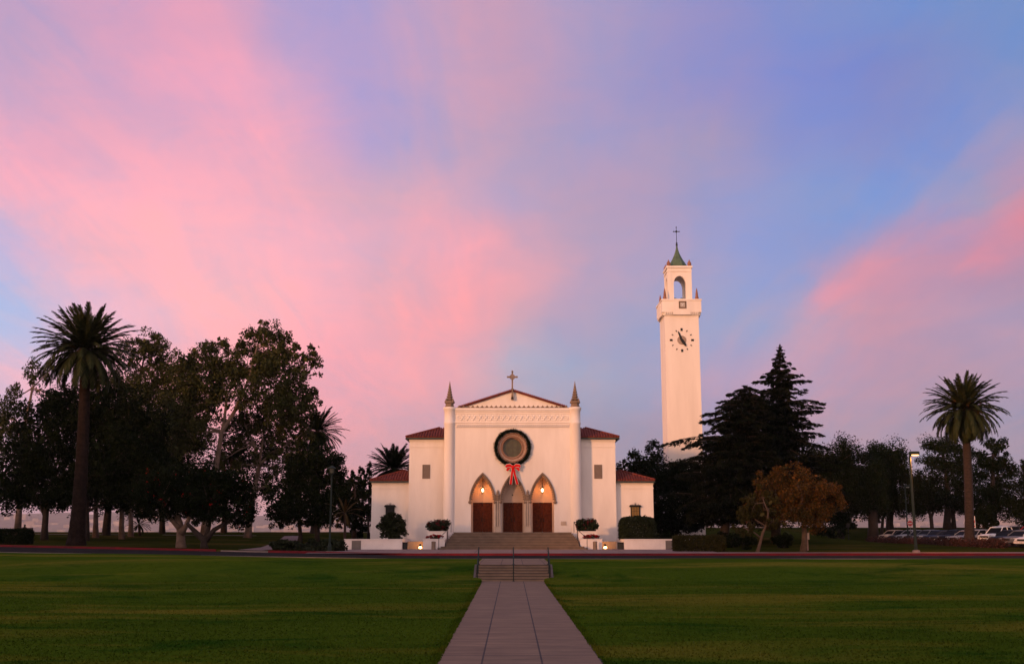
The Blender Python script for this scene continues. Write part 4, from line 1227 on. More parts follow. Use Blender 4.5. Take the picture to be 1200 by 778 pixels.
    m = MB(); m.lathe((fx_, fy_ - .06, zf_ + .12), [(.02, -.06), (.13, -.03), (.15, .04), (.12, .11), (.02, .14)], 12)
    m.build('lens', mat('flood lens', (1, .7, .3), None, 1, .4, emit=(1, .55, .17), estr=14), t)
    pl = bpy.data.lights.new('flood_light', 'POINT'); pl.energy = 17; pl.color = (1, .40, .09); pl.shadow_soft_size = .1
    po = bpy.data.objects.new('flood_light', pl); po.parent = t; po.location = (0, .22, .34); COL.objects.link(po)

# ------------------------------------------------------------------ hanging lanterns
for p, side in ((565.4, 'left'), (635.9, 'right')):
    x, y = X_(p), YF + .42
    zb = uz(573.6, y)
    t = thing('hanging_lantern', 'lit iron lantern hanging in the arch over the %s chapel door' % side, 'lantern', (x, y, zb), 'hanging lanterns over the side doors')
    m = MB(); m.tube([(x, y, zb + .28), (x, y, APX - .1)], .018, 6); m.build('chain', iron, t)
    m = MB(); m.lathe((x, y, zb), [(.02, .34), (.05, .30), (.08, .24), (.17, .2), (.19, .17), (.15, .16)][::-1], 10)
    for a in range(6):
        an = a * pi / 3
        m.tube([(x + .15 * cos(an), y + .15 * sin(an), zb + .17), (x + .17 * cos(an), y + .17 * sin(an), zb), (x + .11 * cos(an), y + .11 * sin(an), zb - .2)], .012, 4)
    m.lathe((x, y, zb), [(.01, -.36), (.04, -.32), (.03, -.27), (.12, -.22), (.12, -.19)], 10)
    m.build('frame', iron, t)
    m = MB(); m.lathe((x, y, zb), [(.04, -.18), (.10, -.11), (.115, .0), (.09, .11), (.04, .15)], 14)
    m.build('bulb', mat('lantern glass', (1, .85, .6), None, 1, .4, emit=(1, .74, .42), estr=7), t)
    pl = bpy.data.lights.new('lantern_light', 'POINT'); pl.energy = 135; pl.color = (1, .30, .05); pl.shadow_soft_size = .2
    po = bpy.data.objects.new('lantern_light', pl); po.parent = t; po.location = (0, -.12, -.02); COL.objects.link(po)
# small dark sensor on the middle tympanum
m = MB(); x = X_(600.6); zq = uz(579.4, YD); m.lathe((x, YD - .001, zq), [(.07, 0), (.06, -.06), (.001, -.08)], 8, 'Y'); m.build('door_sensor', iron, chapel)

# ------------------------------------------------------------------ wreath and bow
t = thing('wreath', 'large dark evergreen wreath hung round the chapel round window', 'wreath', (RC[0], YF - .2, RC[1]))
WR = X_(620.6) - RC[0]
m = MB()
m.tube([(RC[0] + WR * cos(a), YF - .22, RC[1] + WR * sin(a)) for a in np.linspace(0, 2 * pi, 65)], .11, 8, False)
m.build('ring', LF_CEDAR, t)
A = RNG.uniform(0, 2 * pi, 9000)
lump = 1 + .12 * np.sin(A * 9) + .1 * np.sin(A * 17 + 1) + .08 * np.sin(A * 31)
rr_ = np.abs(RNG.normal(size=9000)) * .08 + .05
th_ = RNG.uniform(0, 2 * pi, 9000)
P = np.stack([RC[0] + (WR + rr_ * lump * np.cos(th_)) * np.cos(A), YF - .22 + np.maximum(rr_ * lump * np.sin(th_), -.2) * .8, RC[1] + (WR + rr_ * lump * np.cos(th_)) * np.sin(A)], 1)
V, q = leaf_quads(P, .13, .3); np_mesh('greenery', V, q, LF_CEDAR, t)
bx_, bz_ = X_(601.2), Z_(546.6); by_ = YF - .42
t = thing('ribbon_bow', 'big red bow with white edged tails tied below the wreath', 'bow', (bx_, by_, bz_))
red_r = mat('red ribbon', (0.66, 0.014, 0.012), (0.5, 0.01, 0.01), 3, .6, spec=.1); white_r = mat('white ribbon edge', (.62, .56, .5), None, 3, .6)
def band(m, pts, w, d=(0, 1, 0), th=.03):
    """ribbon strip along (x,z) points, width w across, slight thickness"""
    A, B = [], []
    for i, (x, z) in enumerate(pts):
        a, b = pts[max(0, i - 1)], pts[min(len(pts) - 1, i + 1)]
        dx, dz = b[0] - a[0], b[1] - a[1]; l = sqrt(dx * dx + dz * dz) or 1
        ww = w[i] if isinstance(w, (list, tuple)) else w
        A.append((x - dz / l * ww / 2, z + dx / l * ww / 2)); B.append((x + dz / l * ww / 2, z - dx / l * ww / 2))
    return A, B
def ribbon_part(name, pts, w, y):
    m = MB(); A, B = band(m, pts, w); m.strip(A, B, y - .03, y); o = m.build(name, red_r, t)
    m = MB(); A, B = band(m, pts, [v * 1.4 for v in w]); m.strip(A, B, y + .001, y + .03); m.build('white_edge', white_r, o)
for s2 in (-1, 1):
    ribbon_part('loop', [(bx_ + s2 * .08, bz_), (bx_ + s2 * .32, bz_ + .13), (bx_ + s2 * .58, bz_ + .10), (bx_ + s2 * .68, bz_ - .04)], [.18, .27, .25, .18], by_ - .06)
    ribbon_part('loop', [(bx_ + s2 * .06, bz_ - .05), (bx_ + s2 * .28, bz_ - .06), (bx_ + s2 * .48, bz_ - .2), (bx_ + s2 * .6, bz_ - .36)], [.15, .22, .22, .18], by_ + .03)
ribbon_part('tail', [(bx_ - .05, bz_ - .1), (bx_ - .1, bz_ - .7), (bx_ - .17, bz_ - 1.2), (bx_ - .22, bz_ - 1.66)], [.16, .19, .2, .21], by_ - .02)
ribbon_part('tail', [(bx_ + .05, bz_ - .1), (bx_ + .16, bz_ - .7), (bx_ + .3, bz_ - 1.2), (bx_ + .42, bz_ - 1.66)], [.16, .19, .2, .21], by_ - .025)
m = MB(); m.lathe((bx_, by_ - .08, bz_ - .02), [(.16, .08), (.17, .0), (.13, -.08), (.001, -.1)], 12, 'Y'); m.build('knot', red_r, t)

# ================================================================== CLOCK TOWER
YT = 130.0
TL, TR_ = ux(783.2, YT, 540), ux(824.2, YT, 540)
TW = TR_ - TL; TCX = (TL + TR_) / 2; TCY = YT + TW / 2
tower = thing('clock_tower', 'tall square white clock tower with an open arched belfry and green spire', 'tower', (TCX, TCY, 1.1))
def tz(py, Y=YT): return uz(py, Y, 800)
z_br0, z_br1, z_par = tz(373.2), tz(366), tz(350.6)
sh = MB(); sh.box(TL, TR_, YT, YT + TW, 0.8, z_br1)
sh.box(TL - .14, TR_ + .14, YT - .14, YT + TW + .14, z_br1 - .34, z_br1)
pe = 2.8
tower_shaft = sh.build('shaft', stucco_tower, tower)
# bracket course and parapet
bk = MB(); hwid = TW / 2
bk.box(TCX - hwid - .12, TCX + hwid + .12, TCY - hwid - .12, TCY + hwid + .12, z_br1 - .27, z_br1 - .02)
for side in range(4):
    for i in range(17):
        o = -hwid + TW * (i + .5) / 17
        a, b, d0, d1 = o - .07, o + .07, hwid + .1, hwid + .3
        if side == 0: bk.box(TCX + a, TCX + b, TCY - d1, TCY - d0, z_br1 - .26, z_br1 + .02)
        elif side == 1: bk.box(TCX + a, TCX + b, TCY + d0, TCY + d1, z_br1 - .26, z_br1 + .02)
        elif side == 2: bk.box(TCX - d1, TCX - d0, TCY + a, TCY + b, z_br1 - .26, z_br1 + .02)
        else: bk.box(TCX + d0, TCX + d1, TCY + a, TCY + b, z_br1 - .26, z_br1 + .02)
bk.build('bracket_course', stucco_tower, tower)
pp = MB(); e = hwid + .32
pp.box(TCX - e, TCX + e, TCY - e, TCY + e, z_br1 + .01, z_par - .18)
pp.box(TCX - e - .08, TCX + e + .08, TCY - e - .08, TCY + e + .08, z_par - .18, z_par)
for sx, sy in ((0, -1), (0, 1), (-1, 0), (1, 0)):     # projecting middle bay on each side
    w = 1.1
    x0, x1 = (TCX - w, TCX + w) if sx == 0 else ((TCX - e - .05, TCX - e + .1) if sx < 0 else (TCX + e - .1, TCX + e + .05))
    y0, y1 = (TCY - w, TCY + w) if sy == 0 else ((TCY - e - .05, TCY - e + .1) if sy < 0 else (TCY + e - .1, TCY + e + .05))
    pp.box(x0, x1, y0, y1, z_br1 - .30, z_par - .185)
pp.build('parapet', stucco_tower, tower)
# framed emblem on the front bay
em = MB(); ex, ez = ux(799.3, YT, 357), tz(357.4); s_ = .46; ye = TCY - e - .05
for x0, x1, z0, z1 in ((-s_, s_, s_ - .1, s_), (-s_, s_, -s_, -s_ + .1), (-s_, -s_ + .1, -s_ + .1, s_ - .1), (s_ - .1, s_, -s_ + .1, s_ - .1)):
    em.box(ex + x0, ex + x1, ye - .06, ye + .01, ez + z0, ez + z1)
fr_ = em.build('emblem_panel', mat('bronze frame', (.13, .085, .06), None, 3, .6), tower)
em = MB(); em.box(ex - s_ + .1, ex + s_ - .1, ye - .02, ye + .01, ez - s_ + .1, ez + s_ - .1); em.build('backing', mat('emblem backing', (.24, .17, .12), None, 3, .7), fr_)
em = MB(); em.lathe((ex, ye - .02, ez), [(.26, 0), (.26, -.04), (.19, -.04), (.19, 0)], 16, 'Y', cap=False)
em.prism([(ex - .13, ez + .12), (ex - .13, ez - .02), (ex, ez - .17), (ex + .13, ez - .02), (ex + .13, ez + .12)], ye - .05, ye - .021)
for a in range(4):
    an = pi / 4 + a * pi / 2; em.box(ex + .29 * cos(an) - .05, ex + .29 * cos(an) + .05, ye - .045, ye - .021, ez + .29 * sin(an) - .05, ez + .29 * sin(an) + .05)
em.build('emblem', mat('emblem white', (.62, .6, .58), None, 3, .6), fr_)
# pinnacles on the parapet corners
for sx in (-1, 1):
    for sy in (-1, 1):
        m = MB(); x, y = TCX + sx * (hwid - .12), TCY + sy * (hwid - .12)
        m.lathe((x, y, z_par), [(.27, 0), (.27, .12), (.22, .16), (.24, .3), (.17, .42), (.17, .6), (.13, .95), (.07, 1.3), (.0, 1.55)], 8)
        m.build('parapet_pinnacle', terracotta, tower)
# clock
ckx, ckz = ux(799.0, YT, 398), tz(398.0); black = mat('clock black', (.012, .012, .012), None, 2, .5)
m = MB(); m.lathe((ckx, YT - .03, ckz), [(.56, .04), (.56, 0), (.5, -.02), (.001, -.02)], 32, 'Y'); clock = m.build('clock', mat('clock disc', (.33, .25, .20), (.27, .2, .16), 4, .6), tower)
px_m = TW / 41.6
for h in range(12):
    a = pi / 2 - h * pi / 6
    big = h % 3 == 0
    r0, r1, w = (11.3 * px_m, 14.6 * px_m, .125) if big else (11.9 * px_m, 13.9 * px_m, .055)
    d, nrm = (cos(a), sin(a)), (-sin(a), cos(a))
    m = MB(); pts = [(ckx + d[0] * r + nrm[0] * w * s2, ckz + d[1] * r + nrm[1] * w * s2) for r, s2 in ((r0, -1), (r1, -1), (r1, 1), (r0, 1))]
    m.prism(pts, YT - .05, YT + .01); m.build('hour_mark', black, clock)
for name, a, ln, w0, yo in (('minute_hand', R(90 + 21.5), 11.6, .13, -.075), ('hour_hand', R(90 - 147), 9.2, .19, -.11)):
    d, nrm = (cos(a), sin(a)), (-sin(a), cos(a)); ln *= px_m
    m = MB(); pts = [(ckx + d[0] * r + nrm[0] * w * s2, ckz + d[1] * r + nrm[1] * w * s2) for r, w, s2 in ((-.35, w0 * .6, -1), (ln * .3, w0, -1), (ln * .8, w0 * .7, -1), (ln, .03, -1), (ln, .03, 1), (ln * .8, w0 * .7, 1), (ln * .3, w0, 1), (-.35, w0 * .6, 1))]
    m.prism(pts, YT + yo, YT + yo + .03); m.build(name, black, clock)
m = MB(); m.lathe((ckx, YT - .13, ckz), [(.12, .1), (.12, 0), (.001, -.02)], 12, 'Y'); m.build('hub', black, clock)
# belfry
bw = 1.47; zb0, zb1 = z_par - .1, tz(311.3, TCY - bw)
aw = .76; zs = tz(332.5, TCY - bw); za = tz(322.8, TCY - bw)
bf = MB()
def arch_wall(front):
    hole = [(-aw, zb0 + .35)] + [(x, z) for x, z in round_arch(aw, zs, za)] + [(aw, zb0 + .35)]
    return holed([(-bw, zb0), (bw, zb0), (bw, zb1), (-bw, zb1)] if front else [(-bw + .42, zb0), (bw - .42, zb0), (bw - .42, zb1), (-bw + .42, zb1)], [hole], 0, .42)
def round_arch(a, s, ap, n=12):
    return [(-a * cos(pi * i / (2 * n)), s + (ap - s) * sin(pi * i / (2 * n))) for i in range(n)] + [(a * sin(pi * i / (2 * n)), s + (ap - s) * cos(pi * i / (2 * n))) for i in range(n + 1)]
w1, w2 = arch_wall(True), arch_wall(False)
bf.add([(TCX + x, TCY - bw + y, z) for x, y, z in w1.v], w1.f)
bf.add([(TCX + x, TCY + bw - .42 + y, z) for x, y, z in w1.v], w1.f)
bf.add([(TCX - bw + y, TCY + x, z) for x, y, z in w2.v], w2.f)
bf.add([(TCX + bw - .42 + y, TCY + x, z) for x, y, z in w2.v], w2.f)
for sx in (-1, 1):                # corner pilasters
    for sy in (-1, 1):
        x, y = TCX + sx * (bw - .2), TCY + sy * (bw - .2)
        bf.box(x - .24, x + .24, y - .24, y + .24, zb0 + .01, zb1 - .01)
bf.box(TCX - bw + .02, TCX + bw - .02, TCY - bw + .02, TCY + bw - .02, zb1 - .05, zb1 + .02)
bf.box(TCX - bw - .16, TCX + bw + .16, TCY - bw - .16, TCY + bw + .16, zb1 - .26, zb1 + .0)
bf.box(TCX - bw - .09, TCX + bw + .09, TCY - bw - .09, TCY + bw + .09, tz(317.2, TCY - bw) - .05, tz(316.4, TCY - bw))
bf.build('belfry', stucco_tower, tower)
for sx in (-1, 1):
    m = MB(); m.lathe((TCX + sx * .42, TCY - .1, zb0 + .0), [(.40, .30), (.34, .34), (.30, .5), (.25, .62), (.14, .72), (.001, .76)], 14); m.build('bell', copper, tower)
for sx in (-1, 1):
    for sy in (-1, 1):
        m = MB(); x, y = TCX + sx * (bw - .16), TCY + sy * (bw - .16)
        m.lathe((x, y, zb1), [(.20, 0), (.24, .1), (.26, .3), (.22, .48), (.10, .66), (.05, .8), (.0, .92)], 8); m.build('belfry_finial', terracotta, tower)
zs0 = zb1 + .02; zs1 = tz(287.0, TCY); hS = zs1 - zs0
m = MB(); prof = [(1.30, 0), (1.30, .16), (1.24, .18), (1.24, .34), (1.16, .36)]
for i in range(1, 11):
    t_ = i / 10; prof.append((1.12 * (1 - t_) ** 1.75 + .09, .38 + (hS - .38) * t_))
m.lathe((TCX, TCY, zs0), prof, 8, rot=pi / 8)
m.build('spire', copper, tower)
m = MB(); m.lathe((TCX, TCY, zs1), [(.13, -.05), (.15, .05), (.05, .14), (.13, .22), (.13, .28), (.05, .36), (.035, .4), (.03, tz(266, TCY) - zs1)], 8)
zc = tz(271, TCY); m.box(TCX - .36, TCX - .03, TCY - .03, TCY + .03, zc - .04, zc + .04); m.box(TCX + .03, TCX + .36, TCY - .03, TCY + .03, zc - .04, zc + .04)
for dx, dz in ((-.36, 0), (.36, 0), (0, tz(266, TCY) - zc)): m.lathe((TCX + dx, TCY - .05, zc + dz), [(.075, 0), (.075, .1)], 8, 'Y')
m.lathe((TCX, TCY - .04, zc), [(.14, 0), (.14, .08)], 10, 'Y')
m.build('spire_cross', iron, tower)

# ================================================================== TREES, LEFT
palm('palm_tree', 'tall lone palm at the kerb towering over the dark evergreens', 96, (89, 637), (100, 410), .62, .40, 4.9, 130, LF_PALM, lo=-36, fruit=5, curlk=44, barkm=mat('palm bark with painted shade', (0.022, 0.014, 0.011), (0.011, 0.008, 0.006), 3.0, 0.95, 0.8, 6, 0.05))  # this trunk's bark is darkened to paint in the shade of the trees
tree('eucalyptus_tree', 'thin lacy eucalyptus behind the tall palm at the far left', 124, [[(20, 628, .35), (24, 560, .28), (30, 500, .2), (42, 455, .12)]],
     [(42, 440, 17, 24), (18, 468, 20, 20), (2, 490, 18, 26), (22, 505, 24, 20), (-14, 515, 22, 30), (58, 430, 10, 12), (62, 470, 14, 14)], leaf=.27, dens=.62, mats=(LF_EUC, pale_bark), crad=.26, clumps=26, shell=.7, droop=.8)
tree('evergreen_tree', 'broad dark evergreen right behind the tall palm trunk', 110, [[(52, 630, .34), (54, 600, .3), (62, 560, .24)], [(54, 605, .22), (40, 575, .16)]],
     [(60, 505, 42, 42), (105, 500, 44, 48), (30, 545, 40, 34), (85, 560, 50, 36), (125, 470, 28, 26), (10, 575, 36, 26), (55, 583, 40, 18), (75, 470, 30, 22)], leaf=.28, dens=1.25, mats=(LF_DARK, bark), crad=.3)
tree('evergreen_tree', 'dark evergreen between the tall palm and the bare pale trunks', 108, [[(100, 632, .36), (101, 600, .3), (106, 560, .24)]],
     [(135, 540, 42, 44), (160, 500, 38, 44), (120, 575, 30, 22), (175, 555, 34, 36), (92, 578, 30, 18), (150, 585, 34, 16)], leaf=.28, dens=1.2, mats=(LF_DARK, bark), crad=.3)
tree('eucalyptus_tree', 'eucalyptus with a rounded top just right of the palm fronds', 126, [[(124, 629, .42), (130, 560, .36), (150, 480, .28), (165, 430, .16)]],
     [(172, 406, 24, 18), (152, 418, 22, 22), (188, 425, 26, 26), (140, 450, 26, 24), (172, 455, 32, 28), (200, 460, 26, 34), (160, 490, 36, 30), (205, 500, 24, 34)], leaf=.27, dens=.95, mats=(LF_EUC, bark), crad=.26, clumps=34, shell=.6, droop=.6)
for i, (px, by, ty, lab) in enumerate([(112, 628, 560, 'slim pale-trunked gum tree nearest the tall palm'), (143, 630, 572, 'pale-trunked gum tree in the middle of the three on the grass'), (153.5, 627, 575, 'pale-trunked gum tree closest to the red-flowered trees, set back')]):
    tree('gum_tree', lab, (118, 114, 122)[i], [[(px, by, .30), (px - .5, (by + ty) / 2, .25), (px + 1, ty, .2), (px + 3, ty - 35, .14)]],
         [(px + 4, ty - 30, 20, 22), (px - 10, ty - 10, 18, 15), (px + 16, ty - 12, 18, 16), (px + 2, ty + 4, 17, 8)], leaf=.26, dens=.9, mats=(LF_DARK, pale_bark), clumps=24, group='pale-trunked gum trees')
# the big eucalyptus with its leaning pale trunk
tree('eucalyptus_tree', 'largest eucalyptus, with a leaning pale trunk and high ragged crown', 116,
     [[(238, 634, .36), (243, 580, .31), (252, 545, .28), (261, 505, .25), (275, 478, .2), (297, 462, .14), (320, 452, .09)], [(261, 505, .18), (266, 470, .14), (258, 440, .1), (250, 420, .07)], [(276, 478, .15), (292, 440, .12), (302, 405, .07)]],
     [(305, 388, 26, 17), (290, 402, 20, 16), (326, 404, 20, 18), (344, 415, 16, 18), (366, 412, 12, 12), (358, 424, 12, 14), (240, 412, 22, 18), (255, 402, 12, 11), (222, 430, 22, 28), (250, 440, 30, 26), (285, 430, 30, 26), (318, 435, 32, 28), (345, 448, 26, 26), (300, 465, 40, 20), (335, 478, 30, 24), (250, 470, 30, 22), (222, 470, 24, 34), (215, 510, 22, 36), (360, 470, 14, 18), (372, 428, 9, 12, 0.5), (230, 450, 30, 26), (265, 425, 30, 26), (340, 462, 26, 26), (212, 480, 18, 30), (235, 500, 20, 30), (322, 420, 26, 20)],
     leaf=.26, dens=.92, mats=(LF_EUC, pale_bark), crad=.25, clumps=34, shell=.65, droop=.6, limb=.12)
tree('eucalyptus_tree', 'forked pale-limbed eucalyptus left of the round dark tree', 120,
     [[(290, 633, .42), (292, 610, .36), (298, 575, .28), (303, 545, .22), (298, 520, .15), (288, 498, .09)], [(303, 545, .17), (318, 530, .12), (338, 520, .07)], [(300, 560, .16), (308, 522, .12), (312, 490, .09), (300, 470, .06)]],
     [(330, 505, 26, 20), (345, 520, 20, 18), (286, 486, 20, 14), (312, 480, 26, 18), (270, 520, 14, 14), (278, 545, 12, 12), (345, 490, 24, 22), (262, 540, 12, 20), (330, 530, 20, 14), (355, 505, 18, 22), (300, 500, 16, 14), (322, 548, 12, 10), (282, 515, 10, 14), (268, 500, 14, 16), (300, 535, 10, 14), (312, 515, 14, 14), (258, 565, 12, 12), (318, 570, 10, 12), (285, 570, 10, 12)], leaf=.26, dens=.7, mats=(LF_EUC, pale_bark), crad=.26, clumps=26, shell=.7, droop=.5, limb=.09)
tree('evergreen_tree', 'dark lacy tree filling the view behind the leaning pale eucalyptus trunk', 136, [[(262, 626, .36), (264, 590, .3), (272, 540, .2)]],
     [(232, 520, 34, 34), (275, 535, 40, 34), (318, 530, 30, 34), (205, 545, 30, 34), (250, 570, 40, 24), (310, 570, 30, 26), (290, 500, 34, 22), (345, 545, 20, 30)], leaf=.26, dens=.5, mats=(LF_DARK, bark), crad=.24, clumps=44, shell=.75)
tree('evergreen_tree', 'dark tree behind the round-topped eucalyptus and the low red-flowered trees', 134, [[(190, 626, .36), (190, 590, .3), (186, 540, .2)]],
     [(180, 540, 40, 40), (150, 560, 34, 30), (205, 575, 36, 26), (165, 590, 36, 18), (195, 505, 28, 26)], leaf=.26, dens=.9, mats=(LF_DARK, bark), crad=.28)
# low broad trees with red blossom at the kerb
tree('coral_tree', 'low spreading red-flowered tree with a thick pale trunk at the kerb', 94.2, [[(212, 641, .42), (211, 622, .36), (205, 602, .26)], [(212, 625, .26), (222, 605, .18)], [(210, 618, .2), (190, 598, .14)]],
     [(200, 578, 36, 28), (180, 588, 26, 24), (222, 572, 32, 28), (168, 598, 14, 12), (205, 560, 30, 16), (215, 598, 30, 12)], leaf=.2, dens=1.2, mats=(LF_DARK, pale_bark), extra=(LF_RED, .004, .12), crad=.26)
tree('coral_tree', 'low spreading red-flowered tree with dark forking limbs at the kerb', 92.6, [[(240, 642, .32), (240, 632, .3), (228, 620, .2), (222, 612, .14)], [(241, 632, .26), (252, 620, .2), (268, 610, .14)], [(240, 632, .22), (246, 615, .16), (247, 600, .12)]],
     [(250, 582, 36, 30), (280, 588, 24, 26), (228, 590, 24, 20), (262, 565, 30, 20), (240, 565, 26, 20), (292, 600, 12, 14), (255, 602, 36, 10), (285, 612, 12, 10)], leaf=.2, dens=1.2, mats=(LF_DARK, bark), extra=(LF_RED, .004, .12), crad=.26)
tree('evergreen_tree', 'round dark tree behind the junipers and the green lamp post', 112, [[(351, 634, .24), (351, 620, .2), (350, 598, .16)], [(372, 632, .26), (371, 615, .22), (368, 595, .18)]],
     [(345, 572, 26, 30), (372, 560, 30, 32), (352, 596, 32, 22), (385, 590, 26, 26), (368, 540, 26, 20), (330, 592, 18, 20), (375, 606, 26, 14), (398, 575, 14, 20), (355, 535, 22, 20), (385, 545, 20, 20), (328, 605, 16, 14), (408, 600, 14, 16)], leaf=.25, dens=1.2, mats=(LF_DARK, bark), crad=.28)
tree('evergreen_tree', 'wispy dark tree between the green lamp post and the chapel', 124, [[(416, 630, .22), (416, 600, .18), (416, 575, .12)]],
     [(412, 566, 14, 14), (420, 578, 14, 18), (405, 585, 14, 20), (422, 600, 16, 18), (408, 608, 16, 14)], leaf=.25, dens=1.0, mats=(LF_DARK, bark), clumps=20)
palm('palm_tree', 'palm crown showing behind the right edge of the big eucalyptus', 138, (369, 628), (371, 505), .5, .4, 3.9, 80, LF_DARK, lo=-45)
palm('palm_tree', 'palm behind the low left roof of the chapel', 150, (461, 620), (461, 549), .45, .4, 4.1, 120, LF_DARK, lo=-55, width=.36)
palm('small_palm', 'small yellowing palm between the green lamp post and the white wall', 99, (404, 634), (404, 600), .13, .10, 2.0, 13, LF_YELLOW, lo=-40, up=88, width=.26)
palm('small_palm', 'little dark palm on the grass beside the pale gum trunks', 124, (164, 626), (163, 614), .16, .14, 1.7, 22, LF_DARK, lo=-30, up=75)
# cypress shrubs at the chapel's left corner
for i, (px, top, w, lab) in enumerate([(414, 548, 6, 'narrow dark cypress second from the low left chapel wall'), (424, 546, 6.5, 'narrow dark cypress nearest the low left chapel wall'), (432, 534, 5, 'tall slim cypress peeking over the low left chapel roof')]):
    tree('cypress', lab, 134 + i * 3, [[(px, 628, .16), (px, 600, .14), (px, top + 14, .06)]],
         [(px, top + 10, w * .55, 12), (px, top + 28, w * .9, 16), (px, top + 50, w * 1.1, 18), (px, top + 72, w * 1.1, 16)], leaf=.22, dens=1.4, mats=(LF_DARK, bark), clumps=16, group='cypresses by the chapel')
k_ = cos(TILT) / F
# hedge and junipers
c = at(14, 630, 97); shrub('hedge', 'clipped dark hedge at the far left behind the red kerb', (c.x - 1.2, 97.6, pz(c.x, 97.6) + .62), (2.6, .9, .66), 14000, .15, LF_DARK, 'hedge', box=True)
for i, (px, py, rx, lab) in enumerate([(335, 637, 18, 'low spreading juniper at the path end of the row'), (362, 634, 20, 'low spreading juniper in the middle of the row'), (388, 634, 20, 'low spreading juniper behind the base of the green lamp post')]):
    c = at(px, py, 91.5 + i * .5); g = pz(c.x, c.y)
    shrub('juniper', lab, (c.x, c.y, g + .35), (rx * 91 * k_, 1.5, .55 + .15 * (i > 0)), 2600, .22, LF_SHRUB, 'shrub', 'low junipers by the kerb', 36, gz=g)
# shrubs at the chapel
c = at(459, 618, 100); g = uz(631, 97)
r = shrub('leafy_bush', 'tall open leafy bush in front of the left chapel window', (c.x, 100.4, g + .92), (1.45, 1.2, 1.15), 5200, .22, LF_SHRUB, 'bush', clumps=70, crad=.24, gz=1.2)
P = blob_points((c.x, 100.4, g + 1.5), (1.25, .9, 1.0), 900, 46, .16, .15); V, q = leaf_quads(P, .34, .3); np_mesh('shoots', V, q, LF_SHRUB, r)
c = at(747, 618, 100); shrub('round_bush', 'round clipped bush under the right chapel window', (c.x, 100.2, uz(620, 100)), (1.66, 1.4, 1.12), 24000, .18, LF_SHRUB, 'bush', box=True, gz=1.2, power=3.2)
c = at(820, 636, 91.5); g = pz(c.x, 91.5); shrub('hedge', 'clipped olive hedge at the right end of the white garden wall', (c.x, 91.9, g + .62), (2.15, 1.0, .64), 16000, .15, LF_OLIVE, 'hedge', box=True, gz=g)
for i, (px, py, rx, ry, Y, lab) in enumerate([(782, 622, 16, 9, 101, 'dark shrub between the round bush and the olive hedge'), (868, 636, 22, 10, 98, 'dark shrub left of the leaning trunk'), (915, 634, 16, 9, 102, 'dark shrub between the leaning trunk and the orange tree'), (975, 622, 22, 11, 122, 'dark shrub on the grass right of the orange tree'), (845, 628, 26, 12, 104, 'wide dark shrub in the shade behind the olive hedge'), (775, 624, 24, 12, 112, 'wide dark shrub in front of the clock tower foot'), (1182, 612, 20, 12, 150, 'dark shrub beyond the cars near the right frame edge')]):
    c = at(px, py, Y); g = pz(c.x, Y)
    shrub('dark_shrub', lab, (c.x, Y, g + .7), (rx * Y * k_, 1.2, .8), 1600, .2, LF_DARK, 'shrub', 'dark shrubs under the cedars', 24, gz=g)

